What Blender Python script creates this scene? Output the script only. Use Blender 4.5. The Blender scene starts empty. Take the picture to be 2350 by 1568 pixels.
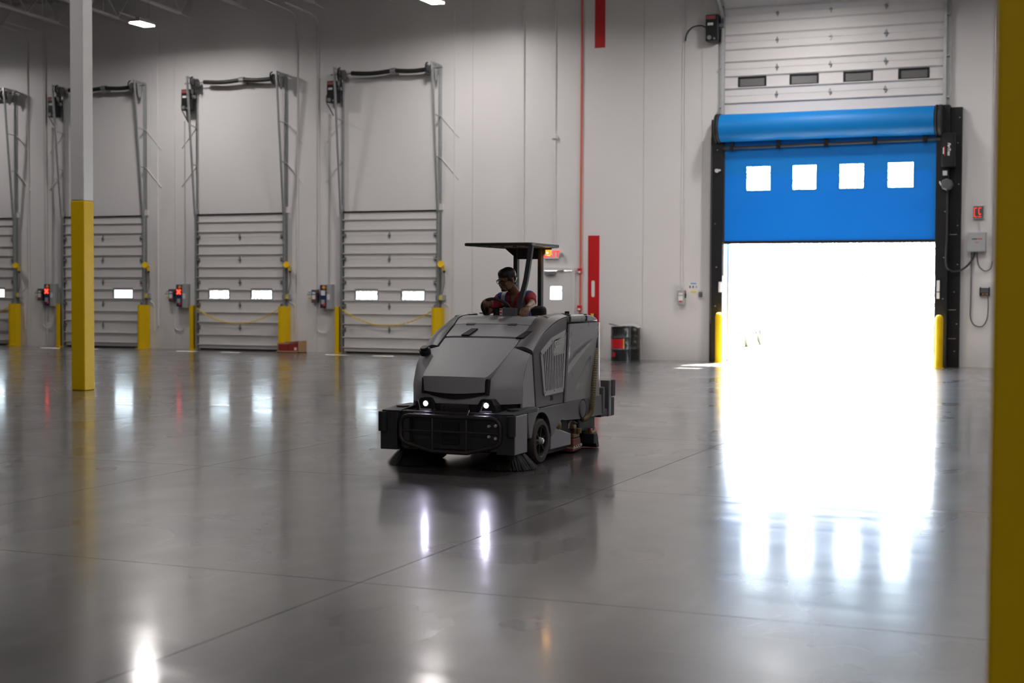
import bpy, bmesh, math, random
from mathutils import Vector, Matrix
random.seed(7)
S = bpy.context.scene
COL = S.collection
PI = math.pi

# ------------------------------------------------------------------ camera
WALL_Y = 33.334                                   # inner face of the dock wall
EYE = Vector((0.0, 0.0, 1.65))
YAW, PITCH, ROLL, FPX = 0.3929, -0.0353, 0.0043, 3343.975
cam = bpy.data.cameras.new('camera')
cam_o = bpy.data.objects.new('camera', cam); COL.objects.link(cam_o)
_f = Vector((-math.sin(YAW)*math.cos(PITCH), math.cos(YAW)*math.cos(PITCH), math.sin(PITCH)))
_r = Vector((math.cos(YAW), math.sin(YAW), 0)); _u = _r.cross(_f)
_r2 = _r*math.cos(ROLL) + _u*math.sin(ROLL); _u2 = _u*math.cos(ROLL) - _r*math.sin(ROLL)
cam_o.matrix_world = Matrix(((_r2.x, _u2.x, -_f.x, EYE.x), (_r2.y, _u2.y, -_f.y, EYE.y), (_r2.z, _u2.z, -_f.z, EYE.z), (0, 0, 0, 1)))
cam.sensor_width = 36.0; cam.lens = FPX*36.0/2350.0
cam.clip_start = 0.1; cam.clip_end = 400
cam.dof.use_dof = True; cam.dof.focus_distance = 13.7; cam.dof.aperture_fstop = 2.2
S.camera = cam_o

# ------------------------------------------------------------------ world, sun, exposure
W = bpy.data.worlds.new('daylight'); S.world = W; W.use_nodes = True
nt = W.node_tree; bg = nt.nodes['Background']
bg.inputs[0].default_value = (0.78, 0.87, 1.0, 1); bg.inputs[1].default_value = 19.0
sun = bpy.data.lights.new('sun', 'SUN'); sun.energy = 190.0; sun.angle = 0.009; sun.color = (1.0, 0.95, 0.87)
sun_o = bpy.data.objects.new('sun', sun); COL.objects.link(sun_o)
sun_o.rotation_euler = Vector((-0.19, -0.72, -1.0)).to_track_quat('-Z', 'Y').to_euler()
sun_o.location = (0, 60, 60)
LAMP_W = 104.0                                    # watts of one high-bay fixture
S.view_settings.view_transform = 'Standard'; S.view_settings.look = 'None'
S.view_settings.exposure = 0.2; S.view_settings.gamma = 1.0; S.view_settings.use_curve_mapping = False
S.cycles.use_denoising = True
S.cycles.max_bounces = 7; S.cycles.diffuse_bounces = 4; S.cycles.glossy_bounces = 3; S.cycles.transparent_max_bounces = 8
S.cycles.use_adaptive_sampling = True; S.cycles.adaptive_threshold = 0.02
S.cycles.sample_clamp_indirect = 6.0; S.cycles.caustics_reflective = False; S.cycles.caustics_refractive = False
S.cycles.blur_glossy = 0.6

# ------------------------------------------------------------------ materials
MATS = {}
def mat(name, col, rough=0.5, metal=0.0, var=0.06, scale=6.0, bump=0.0, bscale=60.0, coat=0.0, emis=None, estr=0.0, stretch=(1, 1, 1), rvar=0.08, spec=0.5):
    if name in MATS: return MATS[name]
    m = bpy.data.materials.new(name); m.use_nodes = True
    n, l = m.node_tree.nodes, m.node_tree.links
    b = n['Principled BSDF']
    tc = n.new('ShaderNodeTexCoord'); mp = n.new('ShaderNodeMapping'); mp.inputs['Scale'].default_value = stretch
    l.new(tc.outputs['Object'], mp.inputs[0])
    no = n.new('ShaderNodeTexNoise'); no.inputs['Scale'].default_value = scale; no.inputs['Detail'].default_value = 2
    l.new(mp.outputs[0], no.inputs['Vector'])
    rp = n.new('ShaderNodeMix'); rp.data_type = 'RGBA'
    rp.inputs[6].default_value = tuple(max(0, c*(1-var)) for c in col) + (1,)
    rp.inputs[7].default_value = tuple(min(1, c*(1+var)) for c in col) + (1,)
    l.new(no.outputs[0], rp.inputs[0]); l.new(rp.outputs[2], b.inputs['Base Color'])
    mr = n.new('ShaderNodeMapRange'); mr.inputs[3].default_value = max(0.02, rough-rvar); mr.inputs[4].default_value = min(1, rough+rvar)
    l.new(no.outputs[0], mr.inputs[0]); l.new(mr.outputs[0], b.inputs['Roughness'])
    b.inputs['Metallic'].default_value = metal; b.inputs['Coat Weight'].default_value = coat
    b.inputs['Specular IOR Level'].default_value = spec
    if bump:
        n2 = n.new('ShaderNodeTexNoise'); n2.inputs['Scale'].default_value = bscale; n2.inputs['Detail'].default_value = 1
        l.new(mp.outputs[0], n2.inputs['Vector'])
        bp = n.new('ShaderNodeBump'); bp.inputs['Strength'].default_value = bump; bp.inputs['Distance'].default_value = 0.01
        l.new(n2.outputs[0], bp.inputs['Height']); l.new(bp.outputs[0], b.inputs['Normal'])
    if emis:
        b.inputs['Emission Color'].default_value = emis + (1,); b.inputs['Emission Strength'].default_value = estr
    MATS[name] = m
    return m

def mat_wall():
    m = mat('painted_panel_white', (0.735, 0.715, 0.706), 0.42, var=0.03, scale=0.8)
    n, l = m.node_tree.nodes, m.node_tree.links
    b = n['Principled BSDF']; g = n.new('ShaderNodeNewGeometry'); w = n.new('ShaderNodeTexWave')
    w.wave_type = 'BANDS'; w.bands_direction = 'X'; w.inputs['Scale'].default_value = 6.3; w.inputs['Distortion'].default_value = 0
    l.new(g.outputs['Position'], w.inputs['Vector'])
    bp = n.new('ShaderNodeBump'); bp.inputs['Strength'].default_value = 0.12; bp.inputs['Distance'].default_value = 0.002
    l.new(w.outputs[1], bp.inputs['Height']); l.new(bp.outputs[0], b.inputs['Normal'])
    return m

def mat_floor():
    m = bpy.data.materials.new('polished_concrete'); m.use_nodes = True
    n, l = m.node_tree.nodes, m.node_tree.links; b = n['Principled BSDF']
    g = n.new('ShaderNodeNewGeometry')
    def noise(scale, st, det=6, dist=0.0):
        mp = n.new('ShaderNodeMapping'); mp.inputs['Scale'].default_value = st; l.new(g.outputs['Position'], mp.inputs[0])
        t = n.new('ShaderNodeTexNoise'); t.inputs['Scale'].default_value = scale; t.inputs['Detail'].default_value = det; t.inputs['Distortion'].default_value = dist
        l.new(mp.outputs[0], t.inputs['Vector']); return t
    def ramp(src, p0, p1, c0, c1):
        r = n.new('ShaderNodeValToRGB'); r.color_ramp.elements[0].position = p0; r.color_ramp.elements[1].position = p1
        r.color_ramp.elements[0].color = c0 + (1,); r.color_ramp.elements[1].color = c1 + (1,)
        r.color_ramp.interpolation = 'EASE'
        l.new(src, r.inputs[0]); return r
    big = noise(0.33, (1, 1, 1), 3, 0.0)
    base = ramp(big.outputs[0], 0.32, 0.70, (0.055, 0.051, 0.051), (0.115, 0.109, 0.108))
    mid = noise(1.3, (1.0, 0.5, 1), 4, 0.0)
    mr = ramp(mid.outputs[0], 0.35, 0.7, (0.82, 0.82, 0.82), (1.12, 1.12, 1.12))
    mx = n.new('ShaderNodeMix'); mx.data_type = 'RGBA'; mx.blend_type = 'MULTIPLY'; mx.inputs[0].default_value = 1
    l.new(base.outputs[0], mx.inputs[6]); l.new(mr.outputs[0], mx.inputs[7])
    # brown stains
    st = noise(0.55, (1, 0.7, 1), 3, 0.5); sr = ramp(st.outputs[0], 0.52, 0.78, (0, 0, 0), (1, 1, 1))
    m2 = n.new('ShaderNodeMix'); m2.data_type = 'RGBA'; m2.inputs[7].default_value = (0.075, 0.052, 0.042, 1)
    sm = n.new('ShaderNodeMath'); sm.operation = 'MULTIPLY'; sm.inputs[1].default_value = 0.35
    l.new(sr.outputs[0], sm.inputs[0]); l.new(sm.outputs[0], m2.inputs[0]); l.new(mx.outputs[2], m2.inputs[6])
    # dry dust scuffs, absent from the freshly washed lane the machine has just driven
    d1 = noise(2.2, (2.4, 0.22, 1), 5, 0.0); dr = ramp(d1.outputs[0], 0.50, 0.85, (0, 0, 0), (1, 1, 1))
    d2 = noise(7.0, (0.25, 2.2, 1), 4, 0.0); dr2 = ramp(d2.outputs[0], 0.56, 0.82, (0, 0, 0), (1, 1, 1))
    ad = n.new('ShaderNodeMath'); ad.operation = 'MAXIMUM'; l.new(dr.outputs[0], ad.inputs[0]); l.new(dr2.outputs[0], ad.inputs[1])
    sx = n.new('ShaderNodeSeparateXYZ'); l.new(g.outputs['Position'], sx.inputs[0])
    def cmp(src, op, v):
        c = n.new('ShaderNodeMath'); c.operation = op; l.new(src, c.inputs[0]); c.inputs[1].default_value = v; return c.outputs[0]
    def mul(a, c):
        q = n.new('ShaderNodeMath'); q.operation = 'MULTIPLY'; l.new(a, q.inputs[0]); l.new(c, q.inputs[1]); return q.outputs[0]
    lane = mul(mul(cmp(sx.outputs[0], 'GREATER_THAN', -6.28), cmp(sx.outputs[0], 'LESS_THAN', -4.98)), mul(cmp(sx.outputs[1], 'GREATER_THAN', 14.5), cmp(sx.outputs[1], 'LESS_THAN', 26.0)))
    inv = n.new('ShaderNodeMath'); inv.operation = 'SUBTRACT'; inv.inputs[0].default_value = 1; l.new(lane, inv.inputs[1])
    dust = mul(ad.outputs[0], inv.outputs[0])
    dk = n.new('ShaderNodeMath'); dk.operation = 'MULTIPLY'; dk.inputs[1].default_value = 0.16; l.new(dust, dk.inputs[0])
    m3 = n.new('ShaderNodeMix'); m3.data_type = 'RGBA'; m3.inputs[7].default_value = (0.42, 0.41, 0.40, 1)
    l.new(dk.outputs[0], m3.inputs[0]); l.new(m2.outputs[2], m3.inputs[6]); l.new(m3.outputs[2], b.inputs['Base Color'])
    rn = noise(1.1, (1, 0.6, 1), 2, 0.0)
    rr = n.new('ShaderNodeMapRange'); rr.inputs[1].default_value = 0.3; rr.inputs[2].default_value = 0.75; rr.inputs[3].default_value = 0.24; rr.inputs[4].default_value = 0.38
    l.new(rn.outputs[0], rr.inputs[0])
    ra = n.new('ShaderNodeMath'); ra.operation = 'MULTIPLY_ADD'; ra.inputs[1].default_value = 0.03; l.new(dust, ra.inputs[0]); l.new(rr.outputs[0], ra.inputs[2])
    l.new(ra.outputs[0], b.inputs['Roughness'])
    b.inputs['Coat Weight'].default_value = 0.75; b.inputs['Coat IOR'].default_value = 1.5
    cn = noise(2.0, (0.5, 2.5, 1), 3, 0.0); cr = n.new('ShaderNodeMapRange'); cr.inputs[1].default_value = 0.3; cr.inputs[2].default_value = 0.75; cr.inputs[3].default_value = 0.08; cr.inputs[4].default_value = 0.16
    l.new(cn.outputs[0], cr.inputs[0]); l.new(cr.outputs[0], b.inputs['Coat Roughness'])
    bn = noise(4.0, (0.5, 6.0, 1), 5); bp = n.new('ShaderNodeBump'); bp.inputs['Strength'].default_value = 0.10; bp.inputs['Distance'].default_value = 0.003
    l.new(bn.outputs[0], bp.inputs['Height']); l.new(bp.outputs[0], b.inputs['Normal'])
    return m

def mat_pane(name, tint, gloss=0.06):
    m = bpy.data.materials.new(name); m.use_nodes = True
    n, l = m.node_tree.nodes, m.node_tree.links
    for x in list(n):
        if x.type != 'OUTPUT_MATERIAL': n.remove(x)
    t = n.new('ShaderNodeBsdfTransparent'); t.inputs[0].default_value = tint + (1,)
    g = n.new('ShaderNodeBsdfGlossy'); g.inputs['Roughness'].default_value = 0.05
    no = n.new('ShaderNodeTexNoise'); no.inputs['Scale'].default_value = 3
    mr = n.new('ShaderNodeMapRange'); mr.inputs[3].default_value = gloss*0.7; mr.inputs[4].default_value = gloss*1.3
    l.new(no.outputs[0], mr.inputs[0])
    mx = n.new('ShaderNodeMixShader'); l.new(mr.outputs[0], mx.inputs[0]); l.new(t.outputs[0], mx.inputs[1]); l.new(g.outputs[0], mx.inputs[2])
    l.new(mx.outputs[0], n['Material Output'].inputs[0])
    return m

M_WALL = mat_wall(); M_FLOOR = mat_floor()
M_JOINT = mat('joint_filler', (0.05, 0.045, 0.042), 0.8)
M_SEAM = mat('wall_seam_sealant', (0.60, 0.58, 0.57), 0.7)
M_CEIL = mat('painted_deck', (0.42, 0.415, 0.41), 0.6)
M_JOIST = mat('painted_joist', (0.68, 0.67, 0.66), 0.5)
M_GALV = mat('galvanised_steel', (0.46, 0.48, 0.48), 0.42, metal=0.75, var=0.18, scale=14)
M_DOOR = mat('door_steel_white', (0.68, 0.66, 0.65), 0.5, var=0.03, scale=3)
M_RIB = mat('door_rib_steel', (0.60, 0.59, 0.58), 0.5)
M_GREYPANE = mat('grey_insulated_pane', (0.16, 0.16, 0.155), 0.15)
M_HINGE = mat('hinge_steel', (0.28, 0.28, 0.29), 0.45, metal=0.6)
M_BLACK = mat('black_paint', (0.013, 0.013, 0.015), 0.42, var=0.2, spec=0.3)
M_RUBBER = mat('black_rubber', (0.022, 0.022, 0.023), 0.65, var=0.25, bump=0.1)
M_SPRING = mat('spring_steel_black', (0.025, 0.026, 0.026), 0.45, metal=0.3)
M_YELLOW = mat('safety_yellow', (0.74, 0.48, 0.003), 0.48, var=0.07, scale=2.5, spec=0.22)
M_WHITEPAINT = mat('column_white', (0.66, 0.65, 0.65), 0.33, var=0.04, scale=2)
M_RED = mat('fire_red_paint', (0.52, 0.006, 0.010), 0.45, var=0.08)
M_CONDRED = mat('red_conduit', (0.62, 0.13, 0.08), 0.45)
M_COND = mat('conduit_white', (0.74, 0.72, 0.71), 0.45)
M_CONDG = mat('conduit_grey', (0.50, 0.50, 0.50), 0.4, metal=0.3)
M_BLUE = mat('blue_curtain_vinyl', (0.004, 0.21, 0.60), 0.45, var=0.06, scale=1.2, bump=0.05, bscale=8, spec=0.3)
_n, _l = M_BLUE.node_tree.nodes, M_BLUE.node_tree.links
_t = _n.new('ShaderNodeBsdfTranslucent'); _t.inputs[0].default_value = (0.003, 0.19, 0.56, 1)
_m = _n.new('ShaderNodeMixShader'); _m.inputs[0].default_value = 0.09
_l.new(_n['Principled BSDF'].outputs[0], _m.inputs[1]); _l.new(_t.outputs[0], _m.inputs[2]); _l.new(_m.outputs[0], _n['Material Output'].inputs[0])
M_GREYBOX = mat('enclosure_grey', (0.36, 0.37, 0.37), 0.4)
M_DKGREY = mat('dark_grey_enclosure', (0.085, 0.085, 0.09), 0.4)
M_LTGREY = mat('light_grey_enclosure', (0.52, 0.53, 0.54), 0.4)
M_NAVY = mat('navy_panel', (0.015, 0.035, 0.10), 0.4)
M_PAPER = mat('label_white', (0.78, 0.77, 0.74), 0.6)
M_LBLUE = mat('label_blue', (0.14, 0.34, 0.62), 0.6)
M_LYEL = mat('label_yellow', (0.72, 0.62, 0.10), 0.6)
M_LBLACK = mat('label_black', (0.03, 0.03, 0.03), 0.6)
M_LRED = mat('label_red', (0.6, 0.03, 0.03), 0.5)
M_DECAL = mat('faded_red_decal', (0.30, 0.07, 0.07), 0.5)
M_AMBERK = mat('amber_knob', (0.85, 0.32, 0.01), 0.35)
M_BLUEPL = mat('blue_plastic', (0.01, 0.06, 0.50), 0.4)
M_CARD = mat('cardboard', (0.42, 0.25, 0.13), 0.85, var=0.12)
M_CARDRED = mat('red_printed_card', (0.26, 0.02, 0.02), 0.6)
M_DRUM = mat('drum_black_steel', (0.016, 0.017, 0.018), 0.28, coat=0.2)
M_DRUMRED = mat('drum_red_band', (0.55, 0.012, 0.02), 0.35)
M_TARP = mat('clear_plastic_cover', (0.42, 0.43, 0.42), 0.35)
M_PANE = mat_pane('clear_pane', (0.93, 0.97, 0.95))
M_PANEDOCK = mat_pane('insulated_pane', (0.82, 0.86, 0.85), 0.08)
M_PANEDK = mat_pane('smoked_pane', (0.30, 0.31, 0.31), 0.12)
M_GLOWRED = mat('red_led', (0.5, 0.01, 0.01), 0.4, emis=(1.0, 0.03, 0.015), estr=6.0)
M_DIGIT = mat('red_digit_led', (0.5, 0.01, 0.01), 0.4, emis=(1.0, 0.03, 0.015), estr=2.2)
M_EXIT = mat('exit_letters', (0.6, 0.03, 0.03), 0.4, emis=(1.0, 0.05, 0.04), estr=1.0)
M_LED = mat('led_lens', (0.9, 0.9, 0.9), 0.3, emis=(1.0, 0.96, 0.95), estr=45.0)
# machine
M_HOOD = mat('hood_grey_plastic', (0.385, 0.378, 0.40), 0.46, var=0.05, bump=0.06, bscale=220)
M_BODY = mat('body_grey_plastic', (0.135, 0.133, 0.142), 0.42, var=0.07, bump=0.05, bscale=200)
M_TANK = mat('tank_grey_plastic', (0.27, 0.27, 0.28), 0.30, var=0.07, bump=0.04, bscale=160)
M_CORE = mat('black_chassis', (0.010, 0.010, 0.011), 0.6, var=0.2)
M_BUMP = mat('bumper_dark_steel', (0.032, 0.033, 0.037), 0.5, var=0.15)
M_BAR = mat('guard_bar_steel', (0.045, 0.040, 0.038), 0.42, metal=0.3, var=0.3, scale=20)
M_SIDEBOX = mat('side_box_grey', (0.24, 0.24, 0.26), 0.42)
M_GRILLE = mat('grille_grey', (0.50, 0.49, 0.51), 0.4, metal=0.2)
M_TYRE = mat('tyre_rubber', (0.060, 0.050, 0.045), 0.75, var=0.3, bump=0.3, bscale=40)
M_BRISTLE = mat('broom_bristle', (0.014, 0.013, 0.012), 0.7)
M_CHROME = mat('bright_cap', (0.62, 0.62, 0.60), 0.25, metal=0.5)
M_HOSE = mat('corrugated_hose', (0.22, 0.17, 0.09), 0.6)
M_SQUEEGEE = mat('red_squeegee', (0.20, 0.045, 0.04), 0.6, var=0.3)
M_BRASS = mat('worn_brass', (0.22, 0.15, 0.07), 0.5, metal=0.5, var=0.4)
M_HEAD = mat('headlight_led', (1, 1, 1), 0.3, emis=(0.74, 0.66, 1.0), estr=55.0)
M_AMBER = mat('amber_lens', (0.8, 0.25, 0.01), 0.2, emis=(1.0, 0.36, 0.03), estr=1.2)
M_AMBERHOT = mat('amber_flash', (1, 0.6, 0.2), 0.2, emis=(1.0, 0.62, 0.22), estr=18.0)
M_ROOF = mat('canopy_charcoal', (0.030, 0.030, 0.034), 0.5)
M_POST = mat('guard_post_charcoal', (0.060, 0.058, 0.066), 0.45)
M_SKIN = mat('skin', (0.26, 0.135, 0.085), 0.5, var=0.07, scale=18)
M_HAIR = mat('black_hair', (0.009, 0.008, 0.008), 0.42, var=0.3, scale=40, bump=0.5, bscale=90, stretch=(1, 0.25, 1))
M_SHIRT = mat('red_polo', (0.30, 0.010, 0.022), 0.85, var=0.1, bump=0.15, bscale=300)
M_VEST = mat('blue_vest', (0.008, 0.045, 0.24), 0.8, var=0.1, bump=0.15, bscale=300)
M_REFL = mat('reflective_tape', (0.40, 0.36, 0.33), 0.4)
M_PANTS = mat('dark_trousers', (0.02, 0.021, 0.026), 0.85)
M_FRAME = mat('glasses_frame', (0.008, 0.008, 0.010), 0.3)
M_EYE = mat('eye_white', (0.55, 0.52, 0.5), 0.3)
# outside
M_APRON = mat('concrete_apron', (0.36, 0.345, 0.33), 0.8, var=0.1, scale=1.5)
M_FIELD = mat('field_soil_grass', (0.28, 0.27, 0.20), 0.9, var=0.3, scale=1.0)
M_GRASS = mat('dry_grass', (0.26, 0.25, 0.14), 0.8, var=0.3)
M_LEAF = mat('tree_leaf', (0.085, 0.09, 0.085), 0.6, var=0.4, scale=0.6)
M_BARK = mat('tree_bark', (0.25, 0.23, 0.21), 0.9)
M_FENCE = mat('fence_steel', (0.4, 0.4, 0.42), 0.5, metal=0.4)
M_VANW = mat('vehicle_white', (0.7, 0.7, 0.7), 0.35)

# ------------------------------------------------------------------ mesh helpers
class MB:
    def __init__(s): s.v = []; s.f = []; s.fm = []
    def add(s, vs, fs, mi=0):
        o = len(s.v); s.v += [Vector(v) for v in vs]; s.f += [tuple(i+o for i in f) for f in fs]; s.fm += [mi]*len(fs); return s
    def box(s, a, b, mi=0):
        x0, y0, z0 = (min(a[i], b[i]) for i in range(3)); x1, y1, z1 = (max(a[i], b[i]) for i in range(3))
        return s.add([(x0,y0,z0),(x1,y0,z0),(x1,y1,z0),(x0,y1,z0),(x0,y0,z1),(x1,y0,z1),(x1,y1,z1),(x0,y1,z1)],
                     [(0,3,2,1),(4,5,6,7),(0,1,5,4),(1,2,6,5),(2,3,7,6),(3,0,4,7)], mi)
    def bar(s, p, q, w, h=None, up=(0,0,1), mi=0):
        p, q = Vector(p), Vector(q); h = w if h is None else h
        d = (q-p).normalized(); u = Vector(up)
        if abs(d.dot(u)) > 0.98: u = Vector((0,1,0)) if abs(d.y) < 0.9 else Vector((1,0,0))
        r = d.cross(u).normalized()*w/2; u2 = r.cross(d).normalized()*h/2
        vs = [p-r-u2, p+r-u2, p+r+u2, p-r+u2, q-r-u2, q+r-u2, q+r+u2, q-r+u2]
        return s.add(vs, [(0,1,2,3),(7,6,5,4),(0,4,5,1),(1,5,6,2),(2,6,7,3),(3,7,4,0)], mi)
    def tube(s, pts, r, n=10, caps=True, closed=False, mi=0):
        pts = [Vector(p) for p in pts]; m = len(pts); rr = r if isinstance(r, (list, tuple)) else [r]*m
        vs = []; ref = None
        for i, p in enumerate(pts):
            if closed: d = pts[(i+1) % m]-pts[i-1]
            else: d = pts[min(i+1, m-1)]-pts[max(i-1, 0)]
            d.normalize()
            if ref is None: ref = Vector((0,0,1)) if abs(d.z) < 0.9 else Vector((1,0,0))
            a = (ref-d*ref.dot(d)).normalized(); ref = a; b = d.cross(a)
            for k in range(n):
                t = 2*PI*k/n; vs.append(p+(a*math.cos(t)+b*math.sin(t))*rr[i])
        fs = []
        for i in range(m if closed else m-1):
            j = (i+1) % m
            for k in range(n): fs.append((i*n+k, i*n+(k+1) % n, j*n+(k+1) % n, j*n+k))
        if caps and not closed: fs += [tuple(range(n-1, -1, -1)), tuple((m-1)*n+k for k in range(n))]
        return s.add(vs, fs, mi)
    def cyl(s, p, q, r, n=16, r2=None, mi=0): return s.tube([p, q], [r, r if r2 is None else r2], n, mi=mi)
    def lathe(s, c, axis, prof, n=24, mi=0):
        c = Vector(c); ax = Vector(axis).normalized(); a = ax.orthogonal().normalized(); b = ax.cross(a); vs = []; fs = []
        for (r, h) in prof:
            for k in range(n):
                t = 2*PI*k/n; vs.append(c+ax*h+(a*math.cos(t)+b*math.sin(t))*r)
        m = len(prof)
        for i in range(m-1):
            for k in range(n): fs.append((i*n+k, i*n+(k+1) % n, (i+1)*n+(k+1) % n, (i+1)*n+k))
        if prof[0][0] > 1e-6: fs.append(tuple(range(n-1, -1, -1)))
        if prof[-1][0] > 1e-6: fs.append(tuple((m-1)*n+k for k in range(n)))
        return s.add(vs, fs, mi)
    def ell(s, c, r, n=16, m=10, rot=None, mi=0):
        c = Vector(c); vs = []; fs = []
        for i in range(m+1):
            ph = PI*i/m
            for k in range(n):
                t = 2*PI*k/n; v = Vector((r[0]*math.sin(ph)*math.cos(t), r[1]*math.sin(ph)*math.sin(t), r[2]*math.cos(ph)))
                vs.append(c+(rot @ v if rot else v))
        for i in range(m):
            for k in range(n): fs.append((i*n+k, (i+1)*n+k, (i+1)*n+(k+1) % n, i*n+(k+1) % n))
        return s.add(vs, fs, mi)
    def prism(s, poly, axis, a, b, mi=0):
        # poly: 2D points in the plane across axis ('x': (y,z), 'y': (x,z), 'z': (x,y)); n-gon caps
        def P(u, v, w): return {'x': (w,u,v), 'y': (u,w,v), 'z': (u,v,w)}[axis]
        n = len(poly); vs = [P(u,v,a) for u,v in poly]+[P(u,v,b) for u,v in poly]
        fs = [tuple(range(n)), tuple(range(2*n-1, n-1, -1))]+[(i, i+n, (i+1) % n+n, (i+1) % n) for i in range(n)]
        return s.add(vs, fs, mi)
    def sheet(s, rows, th=0.0, mi=0):
        # rows of points, made a closed slab of thickness th along the inverse vertex normal
        R, C_ = len(rows), len(rows[0]); P = [[Vector(p) for p in r] for r in rows]
        N = [[None]*C_ for _ in range(R)]
        for i in range(R):
            for j in range(C_):
                du = P[i][min(j+1, C_-1)]-P[i][max(j-1, 0)]; dv = P[min(i+1, R-1)][j]-P[max(i-1, 0)][j]
                N[i][j] = du.cross(dv).normalized()
        top = [P[i][j] for i in range(R) for j in range(C_)]
        fs = [(i*C_+j, i*C_+j+1, (i+1)*C_+j+1, (i+1)*C_+j) for i in range(R-1) for j in range(C_-1)]
        if not th: return s.add(top, fs, mi)
        bot = [P[i][j]-N[i][j]*th for i in range(R) for j in range(C_)]; o = R*C_
        fs += [tuple(k+o for k in reversed(f)) for f in fs]
        rim = [(0, j) for j in range(C_)]+[(i, C_-1) for i in range(1, R)]+[(R-1, j) for j in range(C_-2, -1, -1)]+[(i, 0) for i in range(R-2, 0, -1)]
        for k in range(len(rim)):
            a = rim[k]; b = rim[(k+1) % len(rim)]; ia = a[0]*C_+a[1]; ib = b[0]*C_+b[1]; fs.append((ib, ia, ia+o, ib+o))
        return s.add(top+bot, fs, mi)
    def mesh(s, name, mats):
        me = bpy.data.meshes.new(name); me.from_pydata([tuple(v) for v in s.v], [], s.f)
        for m in (mats if isinstance(mats, (list, tuple)) else [mats]): me.materials.append(m)
        if any(s.fm): me.polygons.foreach_set('material_index', s.fm)
        bm = bmesh.new(); bm.from_mesh(me); bmesh.ops.recalc_face_normals(bm, faces=bm.faces); bm.to_mesh(me); bm.free()
        return me
    def build(s, name, m, parent=None, smooth=False, bevel=0.0, seg=2, loc=None):
        me = s.mesh(name, m); o = bpy.data.objects.new(name, me); COL.objects.link(o)
        if parent is not None: o.parent = parent
        if loc is not None: o.location = loc
        if smooth: smooth_mesh(me)
        if bevel:
            b = o.modifiers.new('bevel', 'BEVEL'); b.width = bevel; b.segments = seg; b.limit_method = 'ANGLE'; b.angle_limit = 0.6
        return o

def smooth_mesh(me, ang=0.75):
    bm = bmesh.new(); bm.from_mesh(me)
    for f in bm.faces: f.smooth = True
    for e in bm.edges: e.smooth = (len(e.link_faces) == 2 and e.calc_face_angle(0) < ang)
    bm.to_mesh(me); bm.free()

def tag(o, label=None, cat=None, group=None, kind=None):
    if label: o['label'] = label
    if cat: o['category'] = cat
    if group: o['group'] = group
    if kind: o['kind'] = kind
    return o
def empty(name, loc=(0,0,0), label=None, cat=None, group=None, kind=None):
    o = bpy.data.objects.new(name, None); o.empty_display_size = 0.1; COL.objects.link(o); o.location = loc
    return tag(o, label, cat, group, kind)
KIDS = {}
def copy_tree(o, loc, label=None, parent=None):
    c = o.copy(); COL.objects.link(c); c.parent = parent
    if loc is not None: c.location = loc
    if label: c['label'] = label
    for ch in list(o.children): copy_tree(ch, None, None, c)
    return c
def text_obj(txt, size, m, parent, loc, rot, ext=0.001, name='lettering', bold=0.0, shear=0.0):
    cu = bpy.data.curves.new(name, 'FONT'); cu.body = txt; cu.size = size; cu.extrude = ext; cu.align_x = 'CENTER'; cu.align_y = 'CENTER'; cu.offset = bold; cu.shear = shear
    t = bpy.data.objects.new(name, cu); COL.objects.link(t)
    dg = bpy.context.evaluated_depsgraph_get(); me = bpy.data.meshes.new_from_object(t.evaluated_get(dg)); me.name = name
    bpy.data.objects.remove(t); o = bpy.data.objects.new(name, me); COL.objects.link(o); me.materials.clear(); me.materials.append(m)
    o.parent = parent; o.location = loc; o.rotation_euler = rot
    return o
def arc(c, r, a0, a1, n, plane='xz'):
    out = []
    for i in range(n+1):
        t = a0+(a1-a0)*i/n; u, v = r*math.cos(t), r*math.sin(t)
        out.append(Vector((c[0]+u, c[1], c[2]+v)) if plane == 'xz' else Vector((c[0], c[1]+u, c[2]+v)) if plane == 'yz' else Vector((c[0]+u, c[1]+v, c[2])))
    return out
def smoothpath(pts, n=6):
    P = [Vector(p) for p in pts]; out = []
    for i in range(len(P)-1):
        p0 = P[max(i-1, 0)]; p1 = P[i]; p2 = P[i+1]; p3 = P[min(i+2, len(P)-1)]
        for k in range(n):
            t = k/n; out.append(0.5*((2*p1)+(p2-p0)*t+(2*p0-5*p1+4*p2-p3)*t*t+(3*p1-p0-3*p2+p3)*t**3))
    return out+[P[-1]]
D = WALL_Y
# ================================================================== THE SETTING
XR = [-29.287, -24.805, -20.322, -15.840]          # right edge of each dock door
DW, DH = 2.672, 3.643
BIGX0, BIGX1 = -8.45, -3.62

# ---- floor: saw-cut concrete slabs
fl = empty('floor', (0, 0, 0), 'polished grey concrete floor with saw-cut joints', kind='structure')
xs = [-3.906+3.891*i for i in range(-10, 6)]; ys = [7.2038+4.186*i for i in range(-5, 7)]+[D+0.25]
SLAB = {}
for i in range(len(xs)-1):
    for j in range(len(ys)-1):
        w, d = xs[i+1]-xs[i]-0.007, ys[j+1]-ys[j]-0.007; key = (round(w, 3), round(d, 3))
        if key not in SLAB: SLAB[key] = MB().box((-w/2, -d/2, -0.15), (w/2, d/2, 0)).mesh('slab', M_FLOOR)
        o = bpy.data.objects.new('slab', SLAB[key]); COL.objects.link(o); o.parent = fl
        o.location = ((xs[i]+xs[i+1])/2, (ys[j]+ys[j+1])/2, 0)
MB().box((xs[0]-1, ys[0]-1, -0.16), (xs[-1]+1, D+0.25, -0.012)).build('joint_filler', M_JOINT, fl)

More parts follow.
